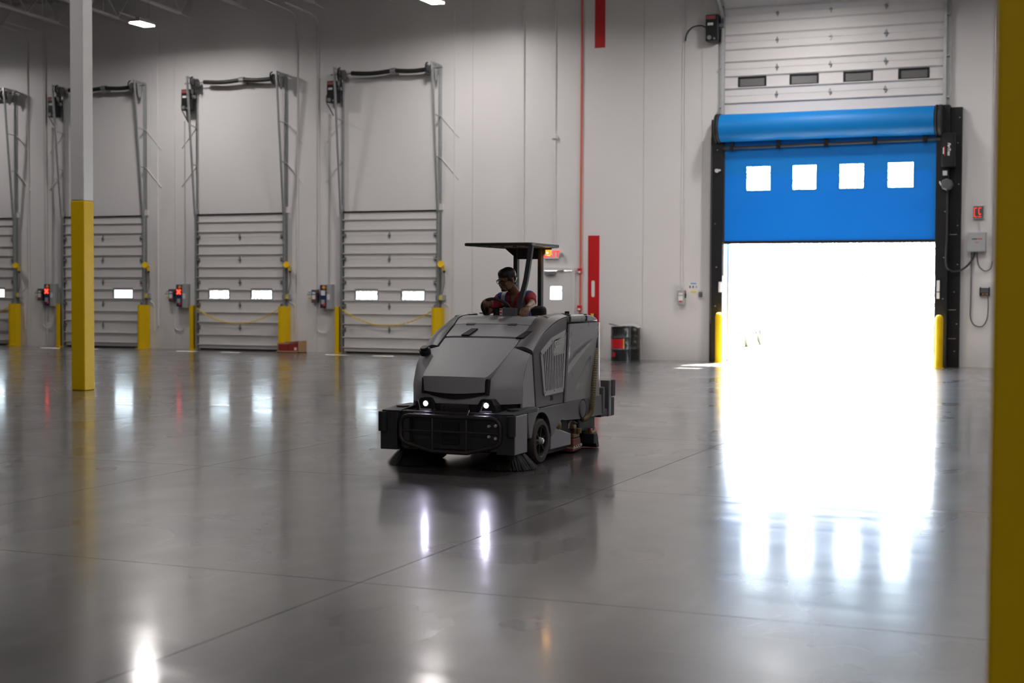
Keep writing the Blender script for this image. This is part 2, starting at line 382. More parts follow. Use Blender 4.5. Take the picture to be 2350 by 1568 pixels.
# ---- dock wall: tall panels, notched for the doors
wb = empty('wall_back', (0, D, 0), 'tall white panel wall with dock doors', kind='structure')
opens = [(x-DW+0.10, x-0.10, 3.55) for x in XR]+[(BIGX0, BIGX1, 5.0), (-13.04, -12.22, 2.13)]
js = [-14.9+4.45*i for i in range(-7, 1)]+[-10.45, -1.55, 2.9, 7.35, 11.8, 16.25]
for a, b in zip(js[:-1], js[1:]):
    a2, b2 = a+0.006, b-0.006; poly = [(a2, 0)]
    for (p, q, h) in sorted(opens):
        if a < p and q < b: poly += [(p, 0), (p, h), (q, h), (q, 0)]
    poly += [(b2, 0), (b2, 9.75), (a2, 9.75)]
    MB().prism(poly, 'y', 0.0, 0.24).build('wall_panel', M_WALL, wb)
for a in js[1:-1]:
    MB().box((a-0.05, 0.012, 0), (a+0.05, 0.05, 9.75)).build('joint_sealant', M_SEAM, wb)
for nm, a, b in (('wall_left', (-42.9, -14, 0), (-42.6, D, 12.2)), ('wall_right', (15.3, -14, 0), (15.6, D, 12.2)), ('wall_front', (-42.9, -14, 0), (15.6, -13.7, 12.2))):
    tag(MB().box(a, b).build(nm, M_WALL), 'plain white warehouse wall', kind='structure')
ce = empty('ceiling', (0, 0, 0), 'grey corrugated metal roof deck', kind='structure')
def roof_z(y): return 9.70+0.045*(D-y)
rows = []
for k in range(0, 161):
    x = -43+58.7*k/160; dz = 0.0
    rows.append(x)
m = MB(); prof = []
x = -43.0
while x < 15.7:
    prof += [(x, 0.0), (x+0.09, 0.0), (x+0.12, 0.06), (x+0.24, 0.06), (x+0.27, 0.0)]; x += 0.30
vs = [(px, D+0.2, roof_z(D+0.2)+pz) for px, pz in prof]+[(px, -14, roof_z(-14)+pz) for px, pz in prof]; n_ = len(prof)
m.add(vs, [(i, i+1, i+1+n_, i+n_) for i in range(n_-1)])
m.build('roof_deck', M_CEIL, ce)
MB().add([(-44, D+0.3, roof_z(D+.3)+0.25), (17, D+0.3, roof_z(D+.3)+0.25), (17, -15, roof_z(-15)+0.25), (-44, -15, roof_z(-15)+0.25)], [(0, 1, 2, 3)]).build('roof_membrane', M_CEIL, ce)

def make_joist():
    r = empty('roof_joist', (0, 0, 0)); L = 13.0; s_ = 0.045
    def pt(y, z): return Vector((0, -y, z+s_*y))
    for dx in (-0.03, 0.03):
        MB().bar(pt(0.0, 0.70)+Vector((dx, 0, 0)), pt(L, 0.70)+Vector((dx, 0, 0)), 0.045, 0.06).build('top_chord', M_JOIST, r)
        MB().bar(pt(0.55, 0.0)+Vector((dx, 0, 0)), pt(L, 0.0)+Vector((dx, 0, 0)), 0.045, 0.06).build('bottom_chord', M_JOIST, r)
    w = MB(); y = 0.55; w.bar(pt(0.05, 0.68), pt(0.55, 0.02), 0.03)
    while y < L-1.3:
        w.bar(pt(y, 0.02), pt(y+0.62, 0.68), 0.028); w.bar(pt(y+0.62, 0.68), pt(y+1.24, 0.02), 0.028); w.bar(pt(y+0.62, 0.02), pt(y+0.62, 0.68), 0.022); y += 1.24
    w.build('web', M_JOIST, r)
    MB().bar(pt(0.0, -0.03), pt(0.55, -0.0), 0.02).build('brace', M_JOIST, r)
    return r
jproto = make_joist()
jl = ['ninth', 'eighth', 'seventh', 'sixth', 'fifth', 'fourth', 'third', 'second', 'first']
for n_, i in enumerate(range(-5, 4)):
    o = jproto if n_ == 0 else copy_tree(jproto, None)
    o.location = (-23.2+2.03*i, D-0.02, 8.97)
    tag(o, 'grey open-web roof joist, ' + jl[n_] + ' counting from the right', kind='structure', group='roof joists over the dock doors')

# ---- personnel door
pd = empty('door_7', (-12.63, D, 0), 'grey exit door with small square window', kind='structure')
MB().box((-0.465, -0.05, 0), (-0.40, 0.1, 2.205)).box((0.40, -0.05, 0), (0.465, 0.1, 2.205)).box((-0.40, -0.05, 2.13), (0.40, 0.1, 2.205)).build('door_frame', M_DOOR, pd, bevel=0.004)
a, b, c, d_ = -0.165, 0.125, 1.43, 1.74
MB().box((-0.395, -0.02, 0.01), (a, 0.03, 2.125)).box((b, -0.02, 0.01), (0.395, 0.03, 2.125)).box((a, -0.02, 0.01), (b, 0.03, c)).box((a, -0.02, d_), (b, 0.03, 2.125)).build('door_leaf', M_DOOR, pd)
MB().box((a, 0.0, c), (b, 0.01, d_)).build('pane', M_PANE, pd)
MB().box((-0.30, -0.10, 2.03), (-0.02, -0.03, 2.10)).bar((-0.1, -0.09, 2.10), (0.22, -0.05, 2.14), 0.02).build('door_closer', M_HINGE, pd, bevel=0.006)
MB().box((-0.36, -0.09, 0.98), (0.30, -0.05, 1.05)).box((-0.38, -0.06, 0.96), (-0.30, -0.02, 1.08)).build('push_bar', M_GALV, pd)

# ---- dock doors
SH = DH/6.0
def make_dock_door(n, k):
    names = ['leftmost dock door, cut by the picture edge', 'dock door half hidden behind the yellow column', 'third dock door from the left, nearest the cardboard box', 'rightmost dock door, nearest the driven machine']
    r = empty('door_%d' % n, (XR[k], D, 0), 'white ribbed ' + names[k], kind='structure')
    wins = [(-2.316, -1.694), (-0.98, -0.36)]
    for s_ in range(6):
        z1 = DH-SH*s_-0.003; z0 = z1-SH+0.006; m = MB().box((-DW+0.02, -0.075, z0-0.02), (-0.02, -0.05, z0+0.01))
        if s_ == 3:
            xa = -DW+0.02
            for (p, q) in wins:
                m.box((xa, -0.085, z0), (p, -0.04, z1)).box((p, -0.085, z0), (q, -0.04, 1.395)).box((p, -0.085, 1.635), (q, -0.04, z1)); xa = q
            m.box((xa, -0.085, z0), (-0.02, -0.04, z1))
        else: m.box((-DW+0.02, -0.085, z0), (-0.02, -0.04, z1))
        sec = m.build('section', M_DOOR, r)
        for dz in (0.20, 0.466):
            MB().box((-DW-0.02, -0.115, z1-dz), (0.0, -0.084, z1-dz+0.022)).box((-DW-0.02, -0.100, z1-dz-0.02), (0.0, -0.084, z1-dz)).build('rib', M_RIB, sec)
        if s_ < 5:
            MB().prism([(-DW/2, z0+0.095), (-DW/2+0.035, z0), (-DW/2, z0-0.095), (-DW/2-0.035, z0)], 'y', -0.105, -0.085).cyl((-DW/2-0.03, -0.11, z0), (-DW/2+0.03, -0.11, z0), 0.014, 8).build('hinge', M_HINGE, sec)
        for xx in (-DW+0.05, -0.05):
            MB().cyl((xx, -0.12, z0), (xx+0.09*(1 if xx > -1 else -1), -0.12, z0), 0.016, 8).box((xx-0.03, -0.11, z0-0.05), (xx+0.03, -0.085, z0+0.05)).build('roller', M_HINGE, sec)
        if s_ == 3:
            for (p, q) in wins:
                fr = MB()
                for (a, b) in (((p-.025, 1.37), (q+.025, 1.395)), ((p-.025, 1.635), (q+.025, 1.66)), ((p-.025, 1.395), (p, 1.635)), ((q, 1.395), (q+.025, 1.635))):
                    fr.box((a[0], -0.097, a[1]), (b[0], -0.04, b[1]))
                fr.build('window_frame', M_BLACK, sec, bevel=0.006)
                MB().box((p, -0.068, 1.395), (q, -0.062, 1.635)).build('pane', M_PANEDOCK, sec)
    MB().box((-DW+0.02, -0.045, 0), (-DW+0.13, -0.002, DH)).box((-0.13, -0.045, 0), (-0.02, -0.002, DH)).box((-DW+0.02, -0.045, DH-0.12), (-0.02, -0.002, DH)).build('perimeter_seal', M_RUBBER, r)
    MB().box((-DW, -0.11, DH-0.012), (0, -0.04, DH+0.022)).build('top_seal', M_BLACK, r)
    MB().box((-DW, -0.09, 0.0), (0, -0.04, 0.045)).build('bottom_seal', M_BLACK, r)
    for sx, nm in ((-DW-0.02, 'track'), (0.02, 'track')):
        sg = -1 if sx < -1 else 1
        MB().box((sx, -0.02, 0), (sx+sg*0.075, -0.005, 7.28)).box((sx, -0.075, 0), (sx+sg*0.012, -0.02, 7.28)).build('back_angle', M_GALV, r)
        MB().box((sx, -0.15, 0.0), (sx+sg*0.05, -0.11, 3.72)).box((sx+sg*0.02, -0.16, 0.0), (sx+sg*0.03, -0.075, 3.72)).build(nm, M_GALV, r)
        MB().bar((sx+sg*0.03, -0.15, 3.6), (sx+sg*0.03, -0.50, 7.30), 0.04, 0.05, up=(0, 1, 0)).build('inclined_track', M_GALV, r)
        for z_ in (4.98, 6.02):
            off = 0.15+0.35*(z_-3.6)/3.7
            MB().bar((sx+sg*0.03, -0.02, z_-0.02), (sx+sg*0.03, -off, z_+0.02), 0.035, 0.02).build('cross_brace', M_GALV, r)
            MB().bar((sx+sg*0.05, -0.02, z_+0.0), (sx+sg*0.55, -0.015, z_-0.55), 0.02, 0.012).build('wall_strut', M_COND, r)
        MB().box((sx+sg*0.0, -0.03, 3.66), (sx+sg*0.12, -0.005, 3.82)).build('splice_plate', M_COND, r)
        br = MB().bar((sx+sg*0.03, -0.01, 7.28), (sx+sg*0.03, -0.53, 7.30), 0.03, 0.05).bar((sx+sg*0.03, -0.51, 7.30), (sx+sg*0.03, -0.51, 7.1), 0.03).build('top_bracket', M_GALV, r)
        # cable drum and flat cable loop
        xd = sx-sg*0.12
        MB().lathe((xd-0.05, -0.26, 7.15), (1, 0, 0), [(0.03, -0.06), (0.10, -0.06), (0.14, -0.05), (0.14, -0.03), (0.09, 0.0), (0.13, 0.05), (0.13, 0.07), (0.03, 0.08)], 18).build('cable_drum', M_DKGREY, r, smooth=True)
        MB().tube(arc((xd-0.10*0, -0.45, 7.19), 0.11, PI*0.5, PI*1.5, 10, 'yz'), 0.018, 8).build('cable_guide', M_BLACK, r, smooth=True)
        MB().prism([(-0.38, 7.26), (-0.14, 7.26), (-0.20, 6.92), (-0.26, 6.85), (-0.32, 6.92)], 'x', sx+sg*0.02, sx+sg*0.028).build('bearing_plate', M_GALV, r)
    MB().cyl((-DW-0.28, -0.26, 7.17), (0.22, -0.26, 7.19), 0.015, 8).build('shaft', M_HINGE, r, smooth=True)
    for (a, b) in ((-DW+0.33, -DW/2+0.14), (-DW/2+0.24, -0.08)):
        pts = [(a+(b-a)*i/10, -0.26, 7.18-0.035*math.sin(PI*i/10)) for i in range(11)]
        MB().tube(pts, 0.058, 12).build('torsion_spring', M_SPRING, r, smooth=True)
    MB().box((-DW/2+0.15, -0.30, 7.10), (-DW/2+0.23, -0.01, 7.24)).cyl((-DW/2+0.12, -0.26, 7.18), (-DW/2+0.26, -0.26, 7.18), 0.075, 14).build('center_bracket', M_HINGE, r)
    return r
for k in range(4): make_dock_door(k+1, k)

# ---- raised sectional door above the drive-in opening
bd = empty('door_6', (BIGX0, D, 5.0), 'raised white ribbed sectional door above blue curtain', kind='structure')
X0, X1 = -8.47-BIGX0, -3.58-BIGX0
bz = [0.0, 0.54, 1.155, 1.771, 2.388, 3.0]
wx = [(-8.146, -7.502), (-6.953, -6.306), (-5.743, -5.104), (-4.538, -3.888)]
def big_section(z0, z1, wins, T):
    m = MB(); z0 += 0.003; z1 -= 0.003; ys_ = (-0.10, -0.05); m.box((X0, -0.09, z0-0.02), (X1, -0.06, z0+0.01))
    if wins:
        xa = X0
        for (p, q) in wx:
            p -= BIGX0; q -= BIGX0
            m.box((xa, ys_[0], z0), (p, ys_[1], z1)).box((p, ys_[0], z0), (q, ys_[1], 1.335)).box((p, ys_[0], 1.585), (q, ys_[1], z1)); xa = q
        m.box((xa, ys_[0], z0), (X1, ys_[1], z1))
    else: m.box((X0, ys_[0], z0), (X1, ys_[1], z1))
    sec = m.build('section', M_DOOR, bd)
    for dz in ((z1-z0)*0.27, (z1-z0)*0.73):
        MB().box((X0-0.01, -0.135, z0+dz), (X1+0.01, -0.10, z0+dz+0.022)).box((X0-0.01, -0.115, z0+dz-0.02), (X1+0.01, -0.10, z0+dz)).build('rib', M_RIB, sec)
    for hx in (-7.25, -6.04, -4.825):
        hx -= BIGX0
        MB().prism([(hx, z1+0.085), (hx+0.035, z1), (hx, z1-0.085), (hx-0.035, z1)], 'y', -0.125, -0.10).cyl((hx-0.035, -0.13, z1), (hx+0.035, -0.13, z1), 0.016, 8).build('hinge', M_HINGE, sec)
    if wins:
        for (p, q) in wx:
            p -= BIGX0; q -= BIGX0; fr = MB()
            for (a, b) in (((p-.01, 1.325), (q+.01, 1.368)), ((p-.01, 1.552), (q+.01, 1.595)), ((p-.01, 1.368), (p+.035, 1.552)), ((q-.035, 1.368), (q+.01, 1.552))):
                fr.box((a[0], -0.115, a[1]), (b[0], -0.05, b[1]))
            fr.build('window_frame', M_BLACK, sec, bevel=0.008)
            MB().box((p+.03, -0.08, 1.365), (q-.03, -0.07, 1.555)).build('pane', M_GREYPANE, sec)
    sec.matrix_local = T
for i in range(5): big_section(bz[i], bz[i+1], i == 2, Matrix.Identity(4))
P0 = Vector((0, -0.075, 3.0))
for i, ang in ((0, 0.55), (1, 0.95)):
    T = Matrix.Translation(P0) @ Matrix.Rotation(ang, 4, 'X') @ Matrix.Translation(Vector((0, 0.075, -3.0)))
    big_section(3.0, 3.61, False, T)
    P0 = P0+Matrix.Rotation(ang, 3, 'X') @ Vector((0, 0, 0.61))
for sx, sg in ((X0, -1), (X1, 1)):
    pts = [(sx+sg*0.03, -0.13, 0.0), (sx+sg*0.03, -0.13, 2.7)]+[(sx+sg*0.03, -0.13-0.55*(1-math.cos(t)), 2.7+0.55*math.sin(t)) for t in [0.15*i for i in range(1, 7)]]
    pts += [(sx+sg*0.03, -2.4, 4.32)]
    for a, b in zip(pts[:-1], pts[1:]):
        pass
    m = MB()
    for a, b in zip(pts[:-1], pts[1:]): m.bar(a, b, 0.07, 0.05, up=(0, 1, 0))
    m.build('track', M_GALV, bd)
    MB().box((sx+sg*0.07, -0.02, 0), (sx+sg*0.15, -0.005, 3.2)).box((sx+sg*0.07, -0.09, 0), (sx+sg*0.082, -0.02, 3.2)).build('back_angle', M_GALV, bd)
    for z_ in (0.9, 1.8, 2.7):
        MB().box((sx+sg*0.03, -0.14, z_), (sx+sg*0.12, -0.02, z_+0.03)).build('track_clip', M_GALV, bd)

# ---- blue high-speed roll door
hd = empty('door_5', (BIGX0, D, 0), 'blue fabric high-speed roll door half open', kind='structure')
def bx(x): return x-BIGX0
cy = -0.26
m = MB(); xs_ = [bx(-8.41), bx(-7.89), bx(-7.346), bx(-6.83), bx(-6.298), bx(-5.776), bx(-5.246), bx(-4.718), bx(-4.173), bx(-3.675)]
m.box((xs_[0], cy, 2.80), (xs_[-1], cy+0.006, 3.955)).box((xs_[0], cy, 4.50), (xs_[-1], cy+0.006, 5.25))
for i in range(0, 9, 2): m.box((xs_[i], cy, 3.955), (xs_[i+1], cy+0.006, 4.50))
cu = m.build('curtain', M_BLUE, hd)
for i in range(1, 9, 2):
    MB().box((xs_[i], cy+0.001, 3.955), (xs_[i+1], cy+0.004, 4.50)).build('vision_panel', M_PANE, cu)
    fr = MB()
    for (a, b) in (((xs_[i]-.03, 3.925), (xs_[i+1]+.03, 3.957)), ((xs_[i]-.03, 4.498), (xs_[i+1]+.03, 4.53)), ((xs_[i]-.03, 3.957), (xs_[i]+.002, 4.498)), ((xs_[i+1]-.002, 3.957), (xs_[i+1]+.03, 4.498))):
        fr.box((a[0], cy-0.003, a[1]), (b[0], cy, b[1]))
    fr.build('panel_border', M_BLUE, cu)
MB().box((xs_[0], cy-0.004, 4.70), (xs_[-1], cy, 4.712)).build('seam', M_BLUE, cu)
MB().box((bx(-8.43), cy-0.02, 2.735), (bx(-3.655), cy+0.03, 2.80)).build('bottom_bar', M_BLACK, hd, bevel=0.006)
rl = []
for i in range(33):
    t = 2*PI*i/32; rl.append(t)
roll = MB().lathe((bx(-8.47), -0.37, 5.39), (1, 0, 0), [(0.315, 0.0), (0.316, 0.4), (0.310, 1.3), (0.312, 2.4), (0.310, 3.4), (0.316, 4.4), (0.315, 4.76)], 40).build('fabric_roll', M_BLUE, hd, smooth=True)
for xa, xb in ((-8.60, -8.47), (-3.71, -3.56)):
    MB().lathe((bx(xa), -0.37, 5.39), (1, 0, 0), [(0.05, 0), (0.27, 0.0), (0.335, 0.02), (0.335, 0.05), (0.30, 0.055), (0.30, 0.075), (0.335, 0.08), (0.335, xb-xa-0.01), (0.29, xb-xa)], 32).build('roll_flange', M_RUBBER, hd, smooth=True)
rod = MB().cyl((bx(-8.42), -0.33, 4.935), (bx(-3.60), -0.33, 4.985), 0.036, 12).build('tension_rod', M_BUMP, hd, smooth=True)
for i in range(5):
    x = -8.22+i*1.075
    MB().box((bx(x)-0.045, -0.385, 4.93+0.01*i-0.04), (bx(x)+0.045, -0.29, 4.93+0.01*i+0.15)).cyl((bx(x), -0.37, 4.86+0.01*i), (bx(x), -0.37, 4.95+0.01*i), 0.035, 10).build('rod_clamp', M_BLACK, hd, bevel=0.008)
# side columns
MB().box((bx(-8.42), -0.34, 0), (bx(-8.72), -0.02, 5.2)).build('side_column', M_BLACK, hd, bevel=0.01)
MB().box((bx(-8.745), -0.20, 0), (bx(-8.715), -0.01, 5.62)).build('side_flange', M_BLACK, hd)
MB().box((bx(-8.70), -0.35, 0.9), (bx(-8.685), -0.34, 5.0)).build('edge_trim', M_DKGREY, hd)
MB().box((bx(-8.45), -0.30, 2.0), (bx(-8.40), -0.22, 5.1)).build('guide_rail', M_BUMP, hd)
MB().box((bx(-3.68), -0.34, 0), (bx(-3.41), -0.02, 5.72)).build('side_column', M_BLACK, hd, bevel=0.01)
MB().box((bx(-3.41), -0.14, 0), (bx(-3.165), -0.01, 5.68)).build('side_flange', M_BLACK, hd, bevel=0.006)
MB().box((bx(-3.69), -0.30, 2.0), (bx(-3.655), -0.22, 5.1)).build('guide_rail', M_BUMP, hd)
mc = MB().box((bx(-3.56), -0.50, 4.36), (bx(-3.28), -0.14, 5.10)).build('motor_cover', M_BLACK, hd, bevel=0.03, seg=3)
MB().lathe((bx(-3.44), -0.34, 3.98), (0, -1, 0), [(0.02, 0), (0.13, 0.0), (0.13, 0.16), (0.10, 0.19), (0.02, 0.19)], 8).build('gear_motor', M_DKGREY, hd)
MB().box((bx(-3.53), -0.44, 4.18), (bx(-3.44), -0.34, 4.28)).build('limit_switch', M_LTGREY, hd)
MB().tube(arc((bx(-3.46), -0.50, 4.05), 0.12, PI*1.0, PI*1.6, 8), 0.016, 8).build('switch_cable', M_LTGREY, hd)
text_obj('FasTrax', 0.085, M_PAPER, mc, (bx(-3.40), -0.502, 4.74), (PI/2, PI/2, 0), bold=0.003, shear=0.25)
MB().box((bx(-3.50), -0.503, 4.60), (bx(-3.485), -0.500, 4.80)).build('decal_stripe', M_LRED, mc)
MB().box((bx(-3.525), -0.503, 4.64), (bx(-3.505), -0.500, 4.78)).build('decal_bar', M_PAPER, mc)
for (x, z) in ((-3.22, 5.45), (-3.25, 4.9), (-3.22, 4.0), (-3.23, 3.1), (-3.22, 2.25), (-3.28, 1.65), (-3.22, 0.95), (-3.26, 0.35), (-3.48, 3.4), (-3.49, 2.4), (-3.5, 1.5), (-3.58, 5.4), (-3.58, 5.25), (-8.56, 4.9), (-8.60, 3.2), (-8.58, 1.3), (-8.56, 2.2)):
    MB().cyl((bx(x), -0.36 if (x < -3.41) else -0.16, z), (bx(x), -0.30 if x < -3.41 else -0.12, z), 0.013, 8).build('bolt', M_CHROME, hd)
MB().cyl((bx(-8.56), -0.42, 4.42), (bx(-8.56), -0.34, 4.42), 0.045, 12).cyl((bx(-8.50), -0.40, 4.43), (bx(-8.50), -0.34, 4.43), 0.025, 10).build('photo_eye', M_LTGREY, hd)
for (x, z0, z1) in ((-8.47, 1.62, 1.86), (-3.60, 1.66, 1.90), (-3.60, 1.50, 1.64)):
    MB().box((bx(x)-0.03, -0.37, z0), (bx(x)+0.03, -0.34, z1)).build('warning_label', M_PAPER, hd)
MB().tube(smoothpath([(bx(-3.44), -0.36, 3.95), (bx(-3.43), -0.37, 3.0), (bx(-3.44), -0.37, 2.3), (bx(-3.36), -0.30, 2.12), (bx(-3.2), -0.2, 2.10), (bx(-3.02), -0.14, 2.22), (bx(-2.90), -0.10, 2.40), (bx(-2.87), -0.09, 2.53)]), 0.022, 8).build('power_cable', M_RUBBER, hd, smooth=True)
for z in (0.62, 1.25, 2.9):
    MB().box((bx(-3.40), -0.145, z), (bx(-3.24), -0.138, z+0.012)).build('cable_tie', M_GALV, hd)
MB().box((bx(-8.45), 0.10, 0), (bx(-8.37), 0.20, 5.0)).build('outer_stop', M_GREYBOX, hd)
MB().box((bx(-8.45), 0.02, 0), (bx(-8.425), 0.10, 5.0)).build('outer_seal', M_LTGREY, hd)
# inner jamb strip left of the opening
MB().box((bx(-8.49), 0.0, 0), (bx(-8.445), 0.10, 2.9)).build('jamb_strip', M_LTGREY, hd)
# light the opening samples the sky through
po = bpy.data.lights.new('portal', 'AREA'); po.shape = 'RECTANGLE'; po.size = 4.8; po.size_y = 5.0; po.cycles.is_portal = True
po_o = bpy.data.objects.new('portal', po); COL.objects.link(po_o); po_o.location = ((BIGX0+BIGX1)/2, D+0.20, 2.5); po_o.rotation_euler = (PI/2, 0, 0); po_o.rotation_euler = Vector((0, -1, 0)).to_track_quat('-Z', 'Z').to_euler()

# ---- high-bay fixtures
def make_fixture():
    r = empty('high_bay_light', (0, 0, 0))
    MB().box((-0.17, -0.32, 0.03), (0.17, 0.32, 0.09)).build('housing', M_LTGREY, r, bevel=0.01)
    for sx in (-1, 1):
        MB().box((sx*0.085-0.07, -0.30, 0.0), (sx*0.085+0.07, 0.30, 0.035)).build('led_lens', M_LED, r)
    MB().box((-0.07, -0.20, 0.09), (0.07, 0.20, 0.17)).build('driver_box', M_LTGREY, r, bevel=0.01)
    MB().box((-0.24, -0.28, 0.02), (-0.18, -0.20, 0.07)).build('motion_sensor', M_PAPER, r)
    for y in (-0.28, 0.28):
        MB().cyl((0, y, 0.09), (0, y, 1.45), 0.006, 6).build('suspension_cable', M_GALV, r)
    la = bpy.data.lights.new('high_bay_lamp', 'AREA'); la.shape = 'RECTANGLE'; la.size = 0.30; la.size_y = 0.60; la.energy = LAMP_W; la.color = (1.0, 0.945, 0.93); la.spread = 3.0
    lo = bpy.data.objects.new('lamp', la); COL.objects.link(lo); lo.parent = r; lo.location = (0, 0, -0.012)
    return r
fx = make_fixture(); fi = 0
SPOTS = [(-22.83, 30.62, 8.3, 'bright high-bay light hanging right of the yellow column'), (-14.71, 30.62, 8.3, 'bright high-bay light at the top edge, left of red conduit')]
HALL_FILL = 'unseen high-bay fill light over the open hall, above the picture'
SPOTS += [(-31.5, 30.62, 8.3, 'unseen high-bay light beyond the left picture edge'), (-6.59, 30.62, 8.3, HALL_FILL), (1.53, 30.62, 8.3, HALL_FILL)]  # row continued out of view; left lamp added to brighten the far left
SPOTS += [(x, 26.0, 8.5, HALL_FILL) for x in (-18.7, -10.6, -6.5, -2.5, 5.6)]+[(x, 16.0, 8.9, HALL_FILL) for x in (-18.7, -10.6, -2.5, 5.6)]  # unseen rows added to brighten the right wall and the hall
SPOTS += [(2.5, 5.0, 9.4, HALL_FILL), (10.5, 5.0, 9.4, HALL_FILL)]+[(x, -6.0, 9.8, HALL_FILL) for x in (-11.0, -3.0, 5.0)]  # unseen lamps added to brighten surfaces facing the camera
for (x, y, z, lab) in SPOTS:
    o = fx if fi == 0 else copy_tree(fx, None); fi += 1
    o.location = (x, y, z); tag(o, lab, 'ceiling light', 'suspended high-bay lights')
# ================================================================== THINGS ON AND BY THE DOCK WALL
NTH = ['leftmost', 'second', 'third', 'rightmost']
WHICH = ['by the leftmost dock door', 'by the dock door behind the column', 'by the dock door next to the cardboard box', 'by the dock door nearest the driven machine']

# steel columns, painted white above yellow
def column(x, y, label, zs, ztop):
    r = empty('steel_column', (x, y, 0), label, 'column', 'yellow and white steel columns'); w = 0.262
    MB().box((0, 0, 0.0), (w, w, zs)).build('yellow_sleeve', M_YELLOW, r, bevel=0.018, seg=3)
    MB().box((0.004, 0.004, zs), (w-0.004, w-0.004, ztop)).build('white_shaft', M_WHITEPAINT, r, bevel=0.018, seg=3)
    MB().add([(w/2-0.62, w/2, 0.003), (w/2, w/2-0.62, 0.003), (w/2+0.62, w/2, 0.003), (w/2, w/2+0.62, 0.003), (w/2-0.60, w/2, 0.003), (w/2, w/2-0.60, 0.003), (w/2+0.60, w/2, 0.003), (w/2, w/2+0.60, 0.003)],
             [(0, 1, 5, 4), (1, 2, 6, 5), (2, 3, 7, 6), (3, 0, 4, 7)]).build('isolation_joint', M_CARD, r)
    for a, b in ((0.0, 0.5), (0.5, 0.0)): pass
    return r
column(-15.575, 18.99, 'square steel column, white above yellow, standing left of the machine', 3.057, 9.6)
column(-0.282, 3.76, 'blurred yellow steel column at the right picture edge, nearest the camera', 3.057, 10.6)

# yellow track guards, chains
def guards(k):
    if k > 0:
        r = empty('track_guard', (XR[k]-DW-0.155, D-0.02, 0), 'yellow steel track guard on the left side of ' + ['', 'the dock door behind the column', 'the third dock door', 'the rightmost dock door'][k], 'track guard', 'yellow track guards beside dock doors')
        MB().box((0, -0.26, 0), (0.12, -0.25, 1.20)).box((0, -0.26, 0), (0.01, 0.0, 1.20)).build('guard_plate', M_YELLOW, r, bevel=0.004)
        MB().box((-0.03, -0.29, 0), (0.13, 0.0, 0.015)).build('foot_plate', M_YELLOW, r)
    r = empty('track_guard', (XR[k]-0.07, D-0.02, 0), 'yellow steel track guard on the right side of ' + ['the leftmost dock door', 'the dock door behind the column', 'the third dock door', 'the rightmost dock door'][k], 'track guard', 'yellow track guards beside dock doors')
    MB().prism([(0, -0.22), (0.05, -0.28), (0.11, -0.28), (0.25, -0.20), (0.25, -0.0), (0.24, -0.0), (0.24, -0.19), (0.10, -0.27), (0.055, -0.27), (0.01, -0.215)], 'z', 0, 1.20).build('guard_plate', M_YELLOW, r)
    MB().box((-0.02, -0.30, 0), (0.27, 0.0, 0.015)).build('foot_plate', M_YELLOW, r)
    if k in (0, 2, 3):
        # plastic chain: links along a catenary
        a = Vector((XR[k]-DW+0.02, D-0.20, 1.125)); b = Vector((XR[k]-0.06, D-0.25, 1.115))
        r = empty('safety_chain', a, 'yellow plastic chain sagging across ' + ['the leftmost dock door', '', 'the third dock door', 'the rightmost dock door'][k], 'chain', 'yellow plastic chains')
        n = 44; P = []
        for i in range(n+1):
            t = i/n; p = (b-a)*t; p.z -= 0.395*(1-(2*t-1)**2); P.append(p)
        link = {}
        m = MB()
        for i in range(n):
            c = (P[i]+P[i+1])/2; d = (P[i+1]-P[i]).normalized(); L = (P[i+1]-P[i]).length*0.66
            s_ = Vector((0, 1, 0)) if i % 2 else d.cross(Vector((0, 1, 0)))
            pts = [c+d*L*math.cos(q)+s_*0.016*math.sin(q) for q in [2*PI*w/8 for w in range(8)]]
            m.tube(pts, 0.0075, 5, closed=True)
        m.build('links', M_YELLOW, r, smooth=True)['kind'] = 'stuff'
        MB().cyl((-0.02, 0.02, 0.0), (0.0, 0.0, 0.0), 0.02, 8).build('hook', M_BLACK, r)
for k in range(4): guards(k)

# bollards beside the drive-in opening
for x, y, lab in ((-8.435, D-0.55, 'round yellow bollard left of the drive-in opening'), (-3.535, D-0.66, 'round yellow bollard right of the drive-in opening')):
    r = empty('bollard', (x, y, 0), lab, 'bollard', 'yellow bollards at the drive-in opening')
    MB().lathe((0, 0, 0), (0, 0, 1), [(0.085, 0), (0.085, 1.06), (0.078, 1.10), (0.058, 1.135), (0.03, 1.15), (0.0, 1.155)], 20).build('post', M_YELLOW, r, smooth=True)
    MB().lathe((0, 0, 0), (0, 0, 1), [(0.115, 0), (0.115, 0.012), (0.087, 0.012)], 20).build('base_plate', M_YELLOW, r)

